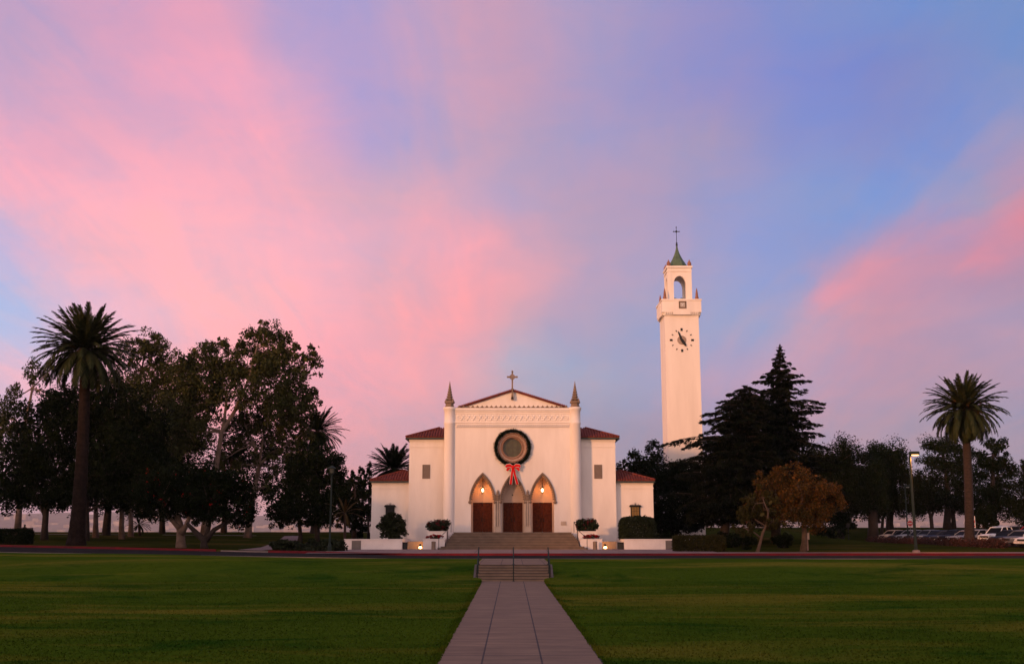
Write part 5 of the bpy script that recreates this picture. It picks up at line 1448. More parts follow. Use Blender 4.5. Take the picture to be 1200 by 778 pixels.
# ================================================================== TREES, RIGHT
def cedar(name, label, Y, base, apex, left, right, nb=110, group=None, zmin=3.0, seed=3, lean=0):
    rg = np.random.default_rng(seed)
    p0, p1 = at(base[0], base[1], Y), at(apex[0], apex[1], Y)
    g = pz(p0.x, Y)
    root = thing(name, label, 'cedar', (p0.x, Y, g), group)
    H = p1.z - g
    prof = []
    for lst in (left, right):
        zs = [uz(py, Y, 900) - g for px, py in lst]; ws = [abs(px - (base[0] + (apex[0] - base[0]) * ((uz(py, Y, 900) - g) / H))) * Y * k_ for px, py in lst]
        o = np.argsort(zs); prof.append((np.array(zs)[o], np.array(ws)[o]))
    axis = lambda z: Vector((p0.x + (p1.x - p0.x) * z / H, Y, g + z))
    mb = MB(); mb.tube([axis(H * t) for t in np.linspace(0, 1, 12)] , [.5 * (1 - t) ** .9 + .012 for t in np.linspace(0, 1, 12)], 8)
    PV, PQ = [], []; npts = 0
    for b in range(nb):
        t = (b + rg.random()) / nb
        z = zmin + (H - .1 - zmin) * t ** 0.95
        az = b * 2.399 + rg.uniform(-.3, .3)
        cx = cos(az)
        wl_ = np.interp(z, *prof[0]); wr_ = np.interp(z, *prof[1])
        ln = (wl_ if cx < 0 else wr_) * rg.choice([.5, .68, .85, 1.0, 1.08])
        mid = .5 * (wl_ + wr_)
        ln = mid * (1 - abs(cx)) * .9 + ln * abs(cx)
        ln = max(.12, ln)
        d = np.array([cx, sin(az), 0.0]); sd = np.array([-sin(az), cx, 0.0])
        rise = rg.uniform(.05, .34); drop = rg.uniform(.12, .34)
        # tip reaches its height z: start lower on the trunk
        def pos(u):
            return np.array(axis(max(.5, z - rise * ln * .8))) + d * ln * u + np.array([0, 0, ln * (rise * 1.3 * u - drop * u ** 2.6)])
        mb.tube([pos(u) for u in (0, .3, .6, .9)], [.09 + .012 * ln, .06, .035, .012], 5)
        n = int(14 + 118 * ln)
        u = rg.uniform(.08, 1, n) ** .75
        # secondary twigs: discrete side sprays
        ns = max(3, int(ln * 2.6)); us = (np.arange(ns) + rg.random(ns)) / ns
        kk = rg.integers(0, ns, n)
        side = rg.choice([-1, 1], n) * rg.uniform(0, 1, n) ** .7
        wspread = (.13 * ln + .4 * min(1, ln)) * (1.1 - us[kk] ** 2 * .75)
        uu = np.clip(us[kk] + side * 0 + np.abs(side) * .10, 0, 1.02)
        B = np.array([pos(v) for v in uu])
        P = B + sd * (side * wspread)[:, None] + d * (rg.normal(size=n) * .10)[:, None]
        P[:, 2] -= np.abs(side) * wspread * .35 * rg.uniform(.5, 1.5, n) + np.abs(rg.normal(size=n)) * .07
        dirv = d + sd * np.sign(side)[:, None] * .8 + rg.normal(size=(n, 3)) * .35; dirv[:, 2] -= .35
        dirv /= np.linalg.norm(dirv, axis=1)[:, None]
        w = np.cross(dirv, rg.normal(size=(n, 3))); w /= np.linalg.norm(w, axis=1)[:, None]
        L_ = (rg.uniform(.2, .46, n) * min(1, .4 + .45 * ln))[:, None]; W = rg.uniform(.03, .08, n)[:, None]
        V = np.stack([P - dirv * L_ * .5, P + w * W, P + dirv * L_ * .5, P - w * W], 1).reshape(-1, 3)
        PV.append(V); PQ.append(np.arange(4 * n).reshape(n, 4) + npts); npts += 4 * n
    # inner fill
    n = 6000
    z = zmin + (H * .66 - zmin) * rg.random(n) ** 1.3; a = rg.uniform(0, 2 * pi, n)
    wv = np.where(np.cos(a) < 0, np.interp(z, *prof[0]), np.interp(z, *prof[1])) * .62
    r_ = wv * np.sqrt(rg.random(n))
    P = np.stack([p0.x + (p1.x - p0.x) * z / H + r_ * np.cos(a), Y + r_ * np.sin(a) * .9, g + z - .1 * r_], 1)
    V, q = leaf_quads(P, .5, .35); PV.append(V); PQ.append(q + npts)
    mb.build('trunk', bark, root, True)
    np_mesh('crown', np.concatenate(PV), np.concatenate(PQ), LF_CEDAR, root)
    return root
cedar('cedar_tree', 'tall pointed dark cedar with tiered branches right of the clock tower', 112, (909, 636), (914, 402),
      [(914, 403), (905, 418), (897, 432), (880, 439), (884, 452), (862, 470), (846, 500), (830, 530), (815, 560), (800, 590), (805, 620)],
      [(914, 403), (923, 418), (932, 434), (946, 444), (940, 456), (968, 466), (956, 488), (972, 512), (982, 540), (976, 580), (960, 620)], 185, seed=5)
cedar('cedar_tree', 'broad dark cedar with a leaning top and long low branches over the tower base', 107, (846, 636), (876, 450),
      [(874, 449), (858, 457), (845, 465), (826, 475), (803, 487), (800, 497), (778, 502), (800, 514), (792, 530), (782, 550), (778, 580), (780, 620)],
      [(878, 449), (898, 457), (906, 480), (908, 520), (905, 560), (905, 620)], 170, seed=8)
tree('evergreen_tree', 'dense dark tree beside the low right roof of the chapel', 121, [[(742, 632, .3), (742, 600, .26), (744, 570, .2)]],
     [(742, 546, 24, 20), (735, 575, 24, 32), (762, 570, 26, 36), (745, 605, 34, 22), (728, 600, 14, 26), (755, 615, 26, 14)], leaf=.24, dens=1.25, mats=(LF_DARK, bark), crad=.28)
tree('evergreen_tree', 'dense dark tree hiding the foot of the clock tower', 124, [[(786, 632, .3), (786, 600, .26), (784, 575, .2)]],
     [(768, 536, 14, 18), (780, 560, 26, 18), (800, 562, 24, 22), (785, 590, 34, 34), (815, 590, 26, 34), (788, 552, 14, 10), (806, 553, 16, 12), (775, 612, 30, 14), (800, 616, 30, 12)], leaf=.24, dens=1.25, mats=(LF_DARK, bark), crad=.28)
tree('autumn_tree', 'orange-leaved autumn tree standing at the kerb before the cedars', 91.5, [[(941, 646, .28), (942, 622, .22), (941, 600, .19), (938, 575, .12)], [(941, 602, .14), (958, 580, .09), (966, 566, .06)], [(941, 606, .14), (922, 590, .1), (908, 578, .06)]],
     [(935, 566, 28, 22), (910, 582, 26, 22), (960, 575, 26, 24), (900, 566, 18, 14), (972, 595, 18, 20), (930, 598, 28, 18), (892, 600, 18, 18), (950, 610, 20, 14), (918, 556, 20, 12), (980, 580, 10, 14), (924, 574, 24, 24), (926, 592, 26, 18), (945, 585, 26, 20), (965, 600, 18, 16), (910, 605, 20, 14)], limb=.05, leaf=.16, dens=.95, mats=(LF_ORANGE, tan_bark), crad=.3, clumps=34, shell=.6)
tree('olive_tree', 'small olive-green tree on a leaning trunk beside the orange tree', 90.0, [[(887, 645, .15), (892, 630, .12), (897, 616, .10), (898, 600, .07)]],
     [(893, 598, 24, 18), (878, 608, 18, 15), (900, 580, 18, 16), (870, 618, 13, 10), (905, 612, 14, 10), (880, 590, 14, 14)], leaf=.19, dens=.8, mats=(LF_OLIVE, tan_bark), crad=.24, clumps=26, shell=.6)
PINES = [
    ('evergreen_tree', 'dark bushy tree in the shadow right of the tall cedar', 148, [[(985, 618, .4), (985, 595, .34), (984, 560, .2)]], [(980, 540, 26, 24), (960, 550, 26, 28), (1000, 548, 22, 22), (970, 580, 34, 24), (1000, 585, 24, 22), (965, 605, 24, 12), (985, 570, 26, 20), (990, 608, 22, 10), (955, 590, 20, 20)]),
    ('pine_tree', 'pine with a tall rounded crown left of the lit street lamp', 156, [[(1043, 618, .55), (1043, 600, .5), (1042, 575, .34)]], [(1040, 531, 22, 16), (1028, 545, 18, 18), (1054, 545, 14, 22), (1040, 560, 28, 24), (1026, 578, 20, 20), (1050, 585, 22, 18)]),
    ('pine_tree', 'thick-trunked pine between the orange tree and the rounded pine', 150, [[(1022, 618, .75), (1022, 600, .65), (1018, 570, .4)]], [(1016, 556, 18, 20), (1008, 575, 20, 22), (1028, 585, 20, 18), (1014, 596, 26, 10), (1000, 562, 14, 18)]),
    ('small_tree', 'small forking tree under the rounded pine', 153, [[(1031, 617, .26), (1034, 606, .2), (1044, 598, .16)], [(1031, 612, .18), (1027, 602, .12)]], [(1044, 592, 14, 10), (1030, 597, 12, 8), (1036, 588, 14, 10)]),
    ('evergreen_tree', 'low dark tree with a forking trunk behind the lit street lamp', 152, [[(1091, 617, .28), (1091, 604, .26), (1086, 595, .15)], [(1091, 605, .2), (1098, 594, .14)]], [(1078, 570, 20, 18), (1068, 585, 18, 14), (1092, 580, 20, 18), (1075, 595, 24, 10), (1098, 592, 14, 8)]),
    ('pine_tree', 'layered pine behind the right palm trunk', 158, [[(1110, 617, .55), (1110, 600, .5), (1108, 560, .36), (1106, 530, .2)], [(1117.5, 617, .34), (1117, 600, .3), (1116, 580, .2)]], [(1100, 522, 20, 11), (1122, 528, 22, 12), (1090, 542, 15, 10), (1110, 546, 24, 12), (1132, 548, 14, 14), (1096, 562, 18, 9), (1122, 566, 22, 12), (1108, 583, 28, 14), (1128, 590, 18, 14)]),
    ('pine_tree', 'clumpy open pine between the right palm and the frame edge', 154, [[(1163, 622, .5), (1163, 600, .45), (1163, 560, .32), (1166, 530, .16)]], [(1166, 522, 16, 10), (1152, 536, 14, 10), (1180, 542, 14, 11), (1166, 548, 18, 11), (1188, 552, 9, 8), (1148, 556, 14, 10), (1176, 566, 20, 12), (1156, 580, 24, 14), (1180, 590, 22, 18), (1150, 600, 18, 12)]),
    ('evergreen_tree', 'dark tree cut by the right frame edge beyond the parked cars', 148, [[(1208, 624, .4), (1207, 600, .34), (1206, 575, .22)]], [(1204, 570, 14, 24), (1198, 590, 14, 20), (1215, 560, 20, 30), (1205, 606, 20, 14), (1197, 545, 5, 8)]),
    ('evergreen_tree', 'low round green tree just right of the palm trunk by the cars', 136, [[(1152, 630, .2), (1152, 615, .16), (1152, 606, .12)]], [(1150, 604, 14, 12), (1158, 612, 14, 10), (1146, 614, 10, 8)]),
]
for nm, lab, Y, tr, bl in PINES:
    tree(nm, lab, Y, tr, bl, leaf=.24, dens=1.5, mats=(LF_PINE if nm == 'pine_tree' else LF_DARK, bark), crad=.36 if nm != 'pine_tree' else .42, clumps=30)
palm('palm_tree', 'stout palm with orange date stalks beside the parked cars', 104, (1136, 637), (1130, 480), .42, .34, 4.1, 150, LF_PALM, lo=-48, fruit=16, width=.3, curlk=78)

# far row of trees behind the camera, whose shadow lies over the lawn and the foot of the chapel
P = []
ctr = Vector((-104, -12, 0)); rowd = Vector((cos(R(42)), -sin(R(42)), 0))
for i in range(80):
    c = ctr + rowd * (-150 + i * 3.9) + Vector((RNG.uniform(-6, 6), RNG.uniform(-6, 6), 0))
    if c.y > 0 and abs(c.x) < 0.95 * c.y: continue
    h = RNG.uniform(22, 30)
    P.append(blob_points((c.x, c.y, h * .5), (4.2, 4.2, h * .5), 900, 40, .3))
P = np.concatenate(P); V, q = leaf_quads(P, 1.5, .7)
tl = np_mesh('treeline', V, q, LF_DARK); tl['kind'] = 'stuff'

# ================================================================== CAR PARK
# low reddish hedge along the cars
hp = [at(1020, 632, 140), at(1060, 634, 126), at(1105, 636, 112), at(1150, 641, 99.5), at(1172, 643, 95.5)]
root = thing('hedge', 'long low reddish hedge in front of the row of parked cars', 'hedge', (hp[2].x, hp[2].y, pz(hp[2].x, hp[2].y)))
PP = []
for a, b in zip(hp, hp[1:]):
    n = 5200
    t = RNG.random(n)[:, None]
    p = np.array(a) * (1 - t) + np.array(b) * t
    o = RNG.normal(size=(n, 3)) * np.array([.42, .42, .20])
    p = p + o
    p[:, 2] = park_z(p[:, 0], p[:, 1]) + .22 + .10 * np.sin(p[:, 0] * 2.1 + p[:, 1] * 1.3) + o[:, 2]
    PP.append(p)
V, q = leaf_quads(np.concatenate(PP), .15, .6); np_mesh('foliage', V, q, LF_HEDGE_RED, root)

tyre_m = mat('tyre rubber', (.018, .018, .018), None, 5, .85); rim_m = mat('alloy rim', (.35, .34, .33), None, 5, .35, metal=.8)
car_glass = mat('car glass', (.008, .009, .010), None, 2, .3, spec=.02); lamp_m = mat('headlamp glass', (.62, .58, .54), None, 4, .2, spec=.7)
tail_m = mat('tail lamp', (.3, .012, .012), None, 4, .3); trim_m = mat('black car trim', (.02, .02, .021), None, 4, .6)
plate_m = mat('number plate', (.5, .48, .44), None, 3, .5)
def car_paint(name, c):
    m = mat('car paint ' + name, c, tuple(v * .97 for v in c), 2, .55, spec=.08)
    m.node_tree.nodes['Principled BSDF'].inputs['Coat Weight'].default_value = .0
    return m
KINDS = {   # length, width, belt, roof, hood height; x of: hood end, roof start, roof end, rear glass end; boot height
    'sedan': dict(L=4.7, W=1.82, hood=.92, belt=.98, roof=1.45, x1=1.25, x2=2.05, x3=3.35, x4=4.15, boot=1.02),
    'suv': dict(L=4.7, W=1.88, hood=1.10, belt=1.16, roof=1.78, x1=1.2, x2=1.85, x3=4.25, x4=4.6, boot=1.16),
    'pickup': dict(L=5.4, W=1.95, hood=1.12, belt=1.16, roof=1.82, x1=1.35, x2=2.0, x3=3.25, x4=3.5, boot=1.14),
    'hatchback': dict(L=4.2, W=1.78, hood=.98, belt=1.02, roof=1.52, x1=1.05, x2=1.8, x3=3.5, x4=4.1, boot=1.04),
}
def build_car(kind, label, paint, loc, rot, group, cat='car'):
    k = KINDS[kind]; Lc, W = k['L'], k['W'] / 2
    t = thing('pickup_truck' if kind == 'pickup' else 'parked_car', label, cat, (0, 0, 0), group)
    # body: cross sections along the car, nose towards -X
    st = [(0.0, .45, .60), (.05, .36, .72), (.25, .28, k['hood'] - .12), (.7, .26, k['hood'] - .04), (k['x1'], .25, k['hood']), (k['x1'] + .3, .25, k['belt']), (Lc * .5, .25, k['belt'] + .01), (k['x4'] - .2, .26, k['belt'] + .02), (k['x4'], .27, k['boot']), (Lc - .2, .3, k['boot'] - .03), (Lc - .04, .36, k['boot'] - .16), (Lc, .45, .62)]
    vs, fs = [], []
    def width(x):
        e = min(x, Lc - x); return W * (1 - .17 * max(0, 1 - e / .75) ** 2)
    for x, zb, zt_ in st:
        w = width(x)
        ring = [(-w * .9, zb), (-w * .99, zb + .12), (-w, (zb + zt_) / 2), (-w * .96, zt_ - .07), (-w * .86, zt_ - .01), (0, zt_ + .025), (w * .86, zt_ - .01), (w * .96, zt_ - .07), (w, (zb + zt_) / 2), (w * .99, zb + .12), (w * .9, zb)]
        vs += [(x - Lc / 2, y, z) for y, z in ring]
    n = 11
    for i in range(len(st) - 1):
        for j in range(n):
            j2 = (j + 1) % n; fs.append((i*n+j, i*n+j2, (i+1)*n+j2, (i+1)*n+j))
    fs += [tuple(range(n)), tuple((len(st) - 1) * n + j for j in range(n - 1, -1, -1))]
    mb = MB(); mb.add(vs, fs)
    if kind == 'pickup':
        for sg in (-1, 1): mb.box(k['x4'] + .05 - Lc / 2, Lc - .08 - Lc / 2, sg * W * .97 - .05, sg * W * .97 + .05, k['boot'] - .1, k['boot'] + .16)
        mb.box(Lc - .14 - Lc / 2, Lc - .06 - Lc / 2, -W * .9, W * .9, k['boot'] - .1, k['boot'] + .15)
    body = mb.build('body', paint, t, True)
    # greenhouse
    g = [(k['x1'] + .05, k['belt'] - .03, .84), (k['x2'], k['roof'] - .05, .70), ((k['x2'] + k['x3']) / 2, k['roof'], .70), (k['x3'], k['roof'] - .04, .70), (k['x4'] - .02, k['belt'] + .0, .82)]
    vs, fs = [], []
    for x, z, w in g:
        vs += [(x - Lc / 2, -W * .88, k['belt'] - .04), (x - Lc / 2, -W * w, z), (x - Lc / 2, W * w, z), (x - Lc / 2, W * .88, k['belt'] - .04)]
    for i in range(4):
        for j in range(3): fs.append((i*4+j, i*4+j+1, (i+1)*4+j+1, (i+1)*4+j))
    fs += [(0, 1, 2, 3), (19, 18, 17, 16)]
    mb = MB(); mb.add(vs, fs); mb.build('windows', car_glass, t)
    mb = MB()
    rp = [(k['x2'] - .06, k['roof'] - .06), (k['x2'] + .15, k['roof'] - .0), ((k['x2'] + k['x3']) / 2, k['roof'] + .03), (k['x3'] - .1, k['roof'] - .0), (k['x3'] + .06, k['roof'] - .06)]
    vs = []
    for x, z in rp: vs += [(x - Lc / 2, -W * .73, z - .05), (x - Lc / 2, -W * .62, z + .02), (x - Lc / 2, W * .62, z + .02), (x - Lc / 2, W * .73, z - .05)]
    fs = [(i*4+j, i*4+j+1, (i+1)*4+j+1, (i+1)*4+j) for i in range(4) for j in range(4 - 1)] + [(i*4+3, i*4, (i+1)*4, (i+1)*4+3) for i in range(4)] + [(0, 1, 2, 3), (19, 18, 17, 16)]
    mb.add(vs, fs); roof = mb.build('roof', paint, t)
    for sg in (-1, 1):
        xm = (k['x2'] + k['x3']) / 2 + (.1 if kind != 'pickup' else 0)
        for (xa, xb) in ((k['x1'] + .05, k['x2'] + .02), (xm + .03, xm), (k['x4'] - .05, k['x3'])):
            mb = MB(); mb.tube([(xa - Lc / 2, sg * W * .885, k['belt'] - .03), (xb - Lc / 2, sg * W * .72, k['roof'] - .05)], .05, 6); mb.build('pillar', paint, t)
        if kind in ('suv',): mb = MB(); mb.tube([(k['x3'] - .6 - Lc / 2, sg * W * .885, k['belt'] - .03), (k['x3'] - .65 - Lc / 2, sg * W * .72, k['roof'] - .05)], .05, 6); mb.build('pillar', paint, t)
        mb = MB(); mb.box(k['x1'] + .45 - Lc / 2, k['x1'] + .58 - Lc / 2, sg * (W + .02), sg * (W + .17), k['belt'] + .02, k['belt'] + .16)
        mb.build('wing_mirror', paint, t)
        hz_ = k['hood'] - .24
        mb = MB(); mb.add([(.055 - Lc / 2, sg * W * .50, hz_ - .08), (.055 - Lc / 2, sg * W * .50, hz_ + .06), (.16 - Lc / 2, sg * W * .83, hz_ + .09), (.16 - Lc / 2, sg * W * .83, hz_ - .07), (.3 - Lc / 2, sg * W * .96, hz_ + .08), (.3 - Lc / 2, sg * W * .96, hz_ - .03), (.35 - Lc / 2, sg * W * .5, hz_)], [(0, 1, 2, 3), (3, 2, 4, 5), (0, 3, 6), (3, 5, 6), (1, 6, 2), (2, 6, 4), (0, 6, 1), (4, 6, 5)])
        mb.build('headlight', lamp_m, t)
        mb = MB(); mb.box(Lc - .1 - Lc / 2, Lc + .012 - Lc / 2, sg * W * .55, sg * W * .86, k['boot'] - .34, k['boot'] - .18); mb.build('tail_light', tail_m, t)
        for x in (.85, Lc - .95):
            wr = .34 if kind in ('sedan', 'hatchback') else .38
            y0 = sg * (W - .16); y1 = sg * (W + .015)
            mb = MB(); a, b = min(y0, y1), max(y0, y1)
            mb.lathe((x - Lc / 2, 0, wr), [(wr * .6, a), (wr * .95, a), (wr, a + .03), (wr, b - .03), (wr * .95, b), (wr * .6, b)], 20, 'Y')
            wh = mb.build('wheel', tyre_m, t)
            mb = MB(); yy_ = sg * (W + .018)
            mb.lathe((x - Lc / 2, yy_ - sg * .03, wr), [(wr * .62, 0), (wr * .62, sg * .03), (wr * .5, sg * .02), (.06, sg * .03), (.001, sg * .03)], 16, 'Y')
            mb.build('rim', rim_m, wh)
            mb = MB(); ang = np.linspace(-.15, pi + .15, 13)
            mb.strip([(x - Lc / 2 + wr * 1.02 * cos(a_), wr + wr * 1.02 * sin(a_)) for a_ in ang], [(x - Lc / 2 + wr * 1.22 * cos(a_), wr + wr * 1.22 * sin(a_)) for a_ in ang], sg * (W + .012) - .02, sg * (W + .012))
            mb.build('wheel_arch', trim_m, t)
    mb = MB(); mb.box(-.012 - Lc / 2, .14 - Lc / 2, -W * .45, W * .45, k['hood'] - .36, k['hood'] - .2)
    for i in range(4): mb.box(-.03 - Lc / 2, -.011 - Lc / 2, -W * .44, W * .44, k['hood'] - .35 + .038 * i, k['hood'] - .335 + .038 * i)
    mb.build('grille', trim_m, t)
    mb = MB(); mb.box(-.05 - Lc / 2, .2 - Lc / 2, -W * .84, W * .84, .34, .52); mb.box(Lc - .2 - Lc / 2, Lc + .05 - Lc / 2, -W * .84, W * .84, .34, .52); mb.build('bumper', paint if kind != 'pickup' else rim_m, t)
    mb = MB(); mb.box(-.065 - Lc / 2, -.051 - Lc / 2, -.16, .16, .38, .49); mb.build('number_plate', plate_m, t)
    t.location = loc; t.rotation_euler = (0, 0, rot)
    return t
P_ = {n: car_paint(n, c) for n, c in dict(white=(.66, .62, .58), silver=(.26, .245, .24), grey=(.13, .125, .125), black=(.014, .014, .016), navy=(.016, .022, .045), champagne=(.36, .28, .22), red=(.34, .016, .02), charcoal=(.045, .045, .05)).items()}
CARS = [   # nose px, distance, kind, paint, label
    (1184.5, 95.5, 'sedan', 'white', 'white saloon nearest the kerb, cut by the right frame edge'),
    (1166.5, 99.5, 'sedan', 'grey', 'grey saloon parked second from the kerb'),
    (1153, 104, 'sedan', 'black', 'black saloon parked just right of the palm trunk'),
    (1141, 110.5, 'pickup', 'white', 'white pickup half hidden by the palm trunk'),
    (1119, 113.5, 'hatchback', 'silver', 'silver hatchback touching the palm trunk on its left'),
    (1106, 117, 'sedan', 'champagne', 'pale champagne saloon left of the palm'),
    (1095, 121, 'hatchback', 'black', 'black hatchback beside the champagne saloon'),
    (1086, 125, 'sedan', 'charcoal', 'charcoal saloon between the lit lamp post and the black hatchback'),
    (1076, 128.5, 'sedan', 'navy', 'navy saloon just right of the lit lamp post'),
    (1066, 132, 'hatchback', 'grey', 'grey hatchback right behind the lit lamp post'),
    (1056, 136, 'sedan', 'black', 'black saloon left of the lit lamp post'),
    (1047, 140, 'hatchback', 'silver', 'silver hatchback third from the far end of the row'),
    (1037, 144, 'sedan', 'charcoal', 'dark saloon second from the far end of the row'),
    (1027, 148, 'hatchback', 'champagne', 'pale hatchback at the far end of the row'),
]
for px, Y, kind, paint, lab in CARS:
    x = ux(px, Y) + KINDS[kind]['L'] / 2
    z = pz(max(x, 47), Y) + .03
    build_car(kind, lab, P_[paint], (x, Y, z), R(27 + RNG.uniform(-1.5, 1.5)), 'cars parked behind the hedge')
for px, Y, kind, paint, lab in [(1158, 126, 'suv', 'charcoal', 'dark off-roader in the second row behind the black saloon'), (1183, 118, 'suv', 'red', 'red van roof showing behind the grey saloon')]:
    x = ux(px, Y) + 2.3
    build_car(kind, lab, P_[paint], (x, Y, pz(x, Y) + .16), R(10), 'cars in the second parking row')

# ================================================================== STREET FURNITURE
sodium = mat('sodium lamp lens', (1, .6, .25), None, 1, .4, emit=(1, .46, .14), estr=6)
def street_lamp(label, base, top, Y, r, lit, group):
    p0, p1 = at(base[0], base[1], Y), at(top[0], top[1], Y)
    g = pz(p0.x, Y); x = (p0.x + p1.x) / 2
    t = thing('street_lamp', label, 'street lamp', (x, Y, g), group)
    m = MB(); m.lathe((x, Y, g), [(.30, -.1), (.30, .16), (.26, .2), (.001, .21)], 14); m.build('footing', conc, t)
    m = MB(); m.lathe((x, Y, g), [(r * 1.6, .2), (r * 1.6, .26), (r * 1.15, .3), (r * .8, p1.z - g - .1), (.001, p1.z - g - .08)], 12); m.build('pole', pole_green, t)
    m = MB(); m.box(x + r * .5, x + .22, Y - .05, Y + .05, p1.z - .12, p1.z - .02); m.build('arm', pole_green, t)
    m = MB()
    hd = .42 if lit else .3
    m.box(x + .0, x + .08 + hd * 1.6, Y - .22, Y + .22, p1.z - .02, p1.z + .22); m.box(x + .04, x + .04 + hd * 1.6, Y - .18, Y + .18, p1.z + .22, p1.z + .26)
    hd_ = m.build('head', pole_green, t)
    m = MB(); m.box(x + .14, x + hd * 1.6, Y - .17, Y + .17, p1.z - .075, p1.z - .021); m.build('lens', sodium if lit else lamp_m, hd_)
    if lit:
        pl = bpy.data.lights.new('sodium_light', 'SPOT'); pl.energy = 3000; pl.color = (1, .27, .035); pl.spot_size = R(168); pl.spot_blend = .5; pl.shadow_soft_size = .15
        po = bpy.data.objects.new('sodium_light', pl); po.parent = t; po.location = (.45, -.1, p1.z - g - .12); COL.objects.link(po)
    return t
street_lamp('tall lit street lamp with an orange glow before the parked cars', (1072, 645), (1067.5, 532), 88.5, .11, True, 'box-head street lamps')
street_lamp('thin unlit street lamp behind the tall lit one', (1063, 628), (1061.5, 570), 134, .09, False, 'box-head street lamps')
# lantern post on the left
p0, p1 = at(386, 646, 88.5), at(386, 546, 88.5); g = pz(p0.x, 88.5)
t = thing('lamp_post', 'green lantern-topped lamp post at the kerb left of the chapel', 'lamp post', (p0.x, 88.5, g))
m = MB(); m.lathe((p0.x, 88.5, g), [(.3, -.1), (.3, .12), (.001, .13)], 14); m.build('footing', conc, t)
H = p1.z - g
m = MB(); m.lathe((p0.x, 88.5, g), [(.16, .12), (.16, .5), (.12, .6), (.085, .8), (.065, H - .75), (.10, H - .72), (.10, H - .66), (.001, H - .65)], 12); m.build('pole', pole_green, t)
m = MB(); m.lathe((p0.x, 88.5, g), [(.10, H - .66), (.24, H - .58), (.24, H - .54), (.001, H - .53)], 8)
for a in range(4):
    an = pi / 4 + a * pi / 2; m.tube([(p0.x + .2 * cos(an), 88.5 + .2 * sin(an), g + H - .55), (p0.x + .28 * cos(an), 88.5 + .28 * sin(an), g + H - .16)], .02, 5)
m.lathe((p0.x, 88.5, g), [(.36, H - .17), (.36, H - .13), (.2, H - .02), (.06, H + .05), (.0, H + .14)], 8)
hd_ = m.build('lantern', pole_green, t)
m = MB(); m.lathe((p0.x, 88.5, g), [(.15, H - .53), (.21, H - .18)], 8); m.build('glass', mat('lantern pane unlit', (.10, .105, .09), None, 2, .2), hd_)
# signs in the car park
def round_sign(label, px, py, Y, face, rad, cat='sign'):
    p = at(px, py, Y); g = pz(p.x, Y)
    t = thing('traffic_sign', label, cat, (p.x, Y, g))
    m = MB(); m.tube([(p.x, Y, g - .1), (p.x, Y, p.z + rad)], .035, 8); m.build('post', mat('galvanised post', (.16, .15, .145), None, 3, .5, metal=.5), t)
    if face == 'octagon':
        m = MB(); m.lathe((p.x, Y - .04, p.z), [(rad, 0.0), (rad, -.015), (.001, -.016)], 8, 'Y', rot=pi / 8)
        pl_ = m.build('plate', mat('sign red', (.42, .015, .02), None, 3, .5), t)
        m = MB(); m.strip(circ((p.x, p.z), rad * .93, 8), circ((p.x, p.z), rad * .86, 8), Y - .062, Y - .057, True)
        m.box(p.x - rad * .62, p.x + rad * .62, Y - .062, Y - .057, p.z - rad * .16, p.z + rad * .16)
        m.build('white_bar', white_r, pl_)
    else:
        m = MB(); m.box(p.x - .2, p.x + .2, Y - .05, Y - .037, p.z - .6, p.z + .6); pl_ = m.build('plate', mat('sign white', (.6, .57, .55), None, 3, .5), t)
        m = MB(); m.box(p.x - .15, p.x + .15, Y - .056, Y - .0505, p.z - .1, p.z + .2); m.box(p.x - .15, p.x + .15, Y - .056, Y - .0505, p.z - .5, p.z - .35); m.build('red_panel', mat('sign red', (.42, .015, .02)), pl_)
round_sign('red eight-sided road sign with a white bar behind the lit lamp post', 1066.3, 612.5, 130, 'octagon', .36)
round_sign('narrow white and red sign just right of the palm trunk', 1140.5, 611, 112, 'tall', .3)
# small pale utility post by the orange tree
p = at(946, 629, 96); g = pz(p.x, 96)
t = thing('utility_post', 'short pale utility post behind the orange tree trunk', 'post', (p.x, 96, g))
m = MB(); m.box(p.x - .05, p.x + .05, 95.95, 96.05, g - .1, g + .95); m.build('post', conc, t)
m = MB(); m.box(p.x - .15, p.x + .15, 95.86, 96.06, g + .95, g + 1.5); m.box(p.x - .17, p.x + .17, 95.84, 96.08, g + 1.5, g + 1.54); m.build('box', mat('pale post paint', (.28, .26, .25), None, 3, .6), t)
# dark sign post beside the mound
p = at(994, 618, 140); g = pz(p.x, 140)
t = thing('sign_post', 'thin dark post with a small plate on the grass mound', 'post', (p.x, 140, g))
m = MB(); m.tube([(p.x, 140, g - .1), (p.x, 140, g + 2.4)], .05, 8); m.build('post', iron, t)
m = MB(); m.box(p.x - .22, p.x + .22, 139.93, 139.95, g + 1.9, g + 2.4); m.build('plate', iron, t)

# bench with a seated person, far left
bY = 122; pb = at(30, 621, bY); g = pz(pb.x, bY)
t = thing('park_bench', 'dark park bench on the lawn crest facing the view', 'bench', (pb.x, bY, g))
w = .85
m = MB()
for i in range(3): m.box(pb.x - w, pb.x + w, bY + .05 + .15 * i, bY + .17 + .15 * i, g + .42, g + .46)
m.build('seat', bark, t)
m = MB()
for i in range(3): m.box(pb.x - w, pb.x + w, bY - .06, bY - .03, g + .54 + .13 * i, g + .65 + .13 * i)
m.build('backrest', bark, t)
for sx in (-1, 1):
    for y in (bY - .02, bY + .44):
        m = MB(); m.box(pb.x + sx * (w - .1) - .03, pb.x + sx * (w - .1) + .03, y - .03, y + .03, g - .05, g + (.9 if y < bY else .42)); m.build('leg', iron, t)
    m = MB(); m.box(pb.x + sx * (w - .1) - .03, pb.x + sx * (w - .1) + .03, bY + .0, bY + .47, g + .62, g + .66); m.build('armrest', iron, t)
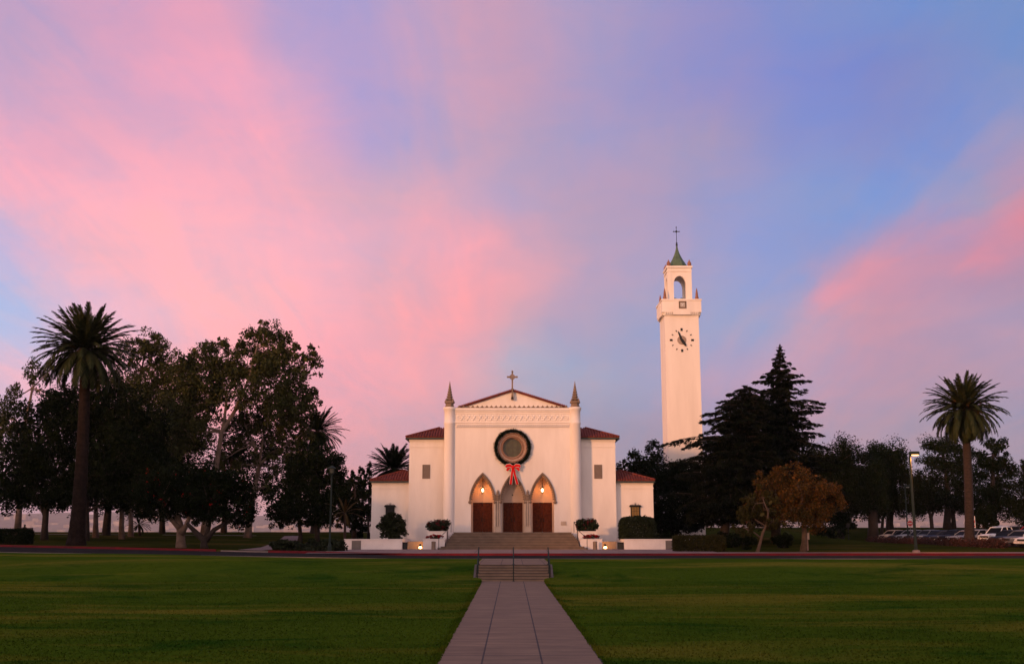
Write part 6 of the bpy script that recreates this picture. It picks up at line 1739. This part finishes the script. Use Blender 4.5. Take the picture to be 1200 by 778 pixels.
def person(label, o, scale=1.0):
    J = [(0, .22, .52), (0, .16, .72), (0, .13, .95), (0, .12, 1.02), (0, .13, 1.12), (0, .14, 1.22),           # pelvis, waist, chest, neck, head
         (.1, .26, .5), (.12, .62, .52), (.12, .66, .08), (.12, .78, .04), (-.1, .26, .5), (-.12, .62, .52), (-.12, .66, .08), (-.12, .78, .04),
         (.19, .13, .95), (.25, .2, .72), (.16, .42, .6), (.12, .5, .58), (-.19, .13, .95), (-.25, .2, .72), (-.16, .42, .6), (-.12, .5, .58)]
    E = [(0, 1), (1, 2), (2, 3), (3, 4), (4, 5), (0, 6), (6, 7), (7, 8), (8, 9), (0, 10), (10, 11), (11, 12), (12, 13), (2, 14), (14, 15), (15, 16), (16, 17), (2, 18), (18, 19), (19, 20), (20, 21)]
    Rr = [.14, .13, .14, .055, .09, .085, .09, .065, .045, .04, .09, .065, .045, .04, .06, .045, .035, .03, .06, .045, .035, .03]
    me = bpy.data.meshes.new('person'); me.from_pydata(J, E, []); ob = bpy.data.objects.new('tmp', me); COL.objects.link(ob)
    md = ob.modifiers.new('s', 'SKIN'); md.use_smooth_shade = True
    for v, r in zip(me.skin_vertices[0].data, Rr): v.radius = (r, r)
    me.skin_vertices[0].data[0].use_root = True
    ob.modifiers.new('u', 'SUBSURF').levels = 1
    bpy.context.view_layer.update()
    nm = bpy.data.meshes.new_from_object(ob.evaluated_get(bpy.context.evaluated_depsgraph_get()))
    bpy.data.objects.remove(ob)
    root = thing('person', label, 'person', o)
    link('body', nm, mat('dark clothing', (.03, .026, .026), (.02, .018, .018), 5, .9), root, True)
    m = MB(); m.lathe((o[0], o[1] + .12, o[2] + 1.1), [(.05, -.04), (.105, .0), (.115, .08), (.09, .17), (.001, .21)], 12); m.build('hair', mat('dark hair', (.012, .01, .009), None, 8, .6), root, True)
    return root
person('person in dark clothes sitting on the park bench, seen from behind', (pb.x - .18, bY - .02, g - .02))


# ------------------------------------------------------------------ grass blades near the camera and along the walk
def blades(n, xs, ys, h0, h1, w):
    P = np.stack([xs, ys, lawn_z(xs, ys) + 0.03 * np.sin(xs * 0.33 + ys * 0.21) * np.clip((ys - 10) / 30, 0, 1) * np.clip((np.abs(xs) - 3) / 6, 0, 1) - 0.01], 1)
    a = RNG.uniform(0, 2 * pi, n); h = RNG.uniform(h0, h1, n)
    d = np.stack([np.cos(a), np.sin(a), np.zeros(n)], 1) * (w * RNG.uniform(.6, 1.3, n))[:, None]
    tip = P + np.stack([RNG.normal(size=n) * .02, RNG.normal(size=n) * .02, h], 1)
    V = np.stack([P - d, P + d, tip + d * .3, tip - d * .3], 1).reshape(-1, 3)
    return V, np.arange(4 * n).reshape(n, 4)
n = 130000
ys = 19 + 44 * RNG.random(n) ** 1.25
xs = (RNG.random(n) * 2 - 1) * (ys * .52 + 2)
l = np.array([walk_edges(y)[0] for y in np.minimum(ys, 60)]); r = np.array([walk_edges(y)[1] for y in np.minimum(ys, 60)])
ok = ((xs < l - .0) | (xs > r + .0)) & ((ys < 59.5) | (xs < SX0 - .15) | (xs > SX1 + .15))
V1, q1 = blades(int(ok.sum()), xs[ok], ys[ok], .022, .055, .022)
m_ = 7000
ys = 18 + 41 * RNG.random(m_); e = RNG.random(m_) < .5
xs = np.array([walk_edges(y)[0 if b else 1] for y, b in zip(ys, e)]) + np.where(e, -1, 1) * np.abs(RNG.normal(size=m_)) * .10 + np.where(e, .03, -.03)
V2, q2 = blades(m_, xs, ys, .03, .09, .02)
LF_GRASS = leaf_mat('grass blades', [(0.018, 0.050, 0.003), (0.045, 0.095, 0.006), (0.075, 0.125, 0.009), (0.13, 0.14, 0.018)], 1.0)
go = np_mesh('grass', np.concatenate([V1, V2]), np.concatenate([q1, q2 + len(V1)]), GRASS); go['kind'] = 'stuff'

# far city on the plain and the lower slopes
mb = MB()
for i in range(900):
    v = RNG.uniform(-.35, .62); x = RNG.uniform(-7000, 7000)
    y = 9300 + v * 3600
    z = -43 + (float(ridge(np.array(x))) + 43) * float(smooth01(0, 1, max(v, 0)))
    w, h, d = RNG.uniform(16, 70), RNG.uniform(12, 34) * (2.2 if RNG.random() < .08 else 1), RNG.uniform(12, 30)
    mb.box(x - w, x + w, y, y + d, z - 8, z + h)
fc = mb.build('far_city', mat('far walls', (.34, .29, .27), (.10, .09, .09), .006, .9, detail=2)); fc['kind'] = 'stuff'
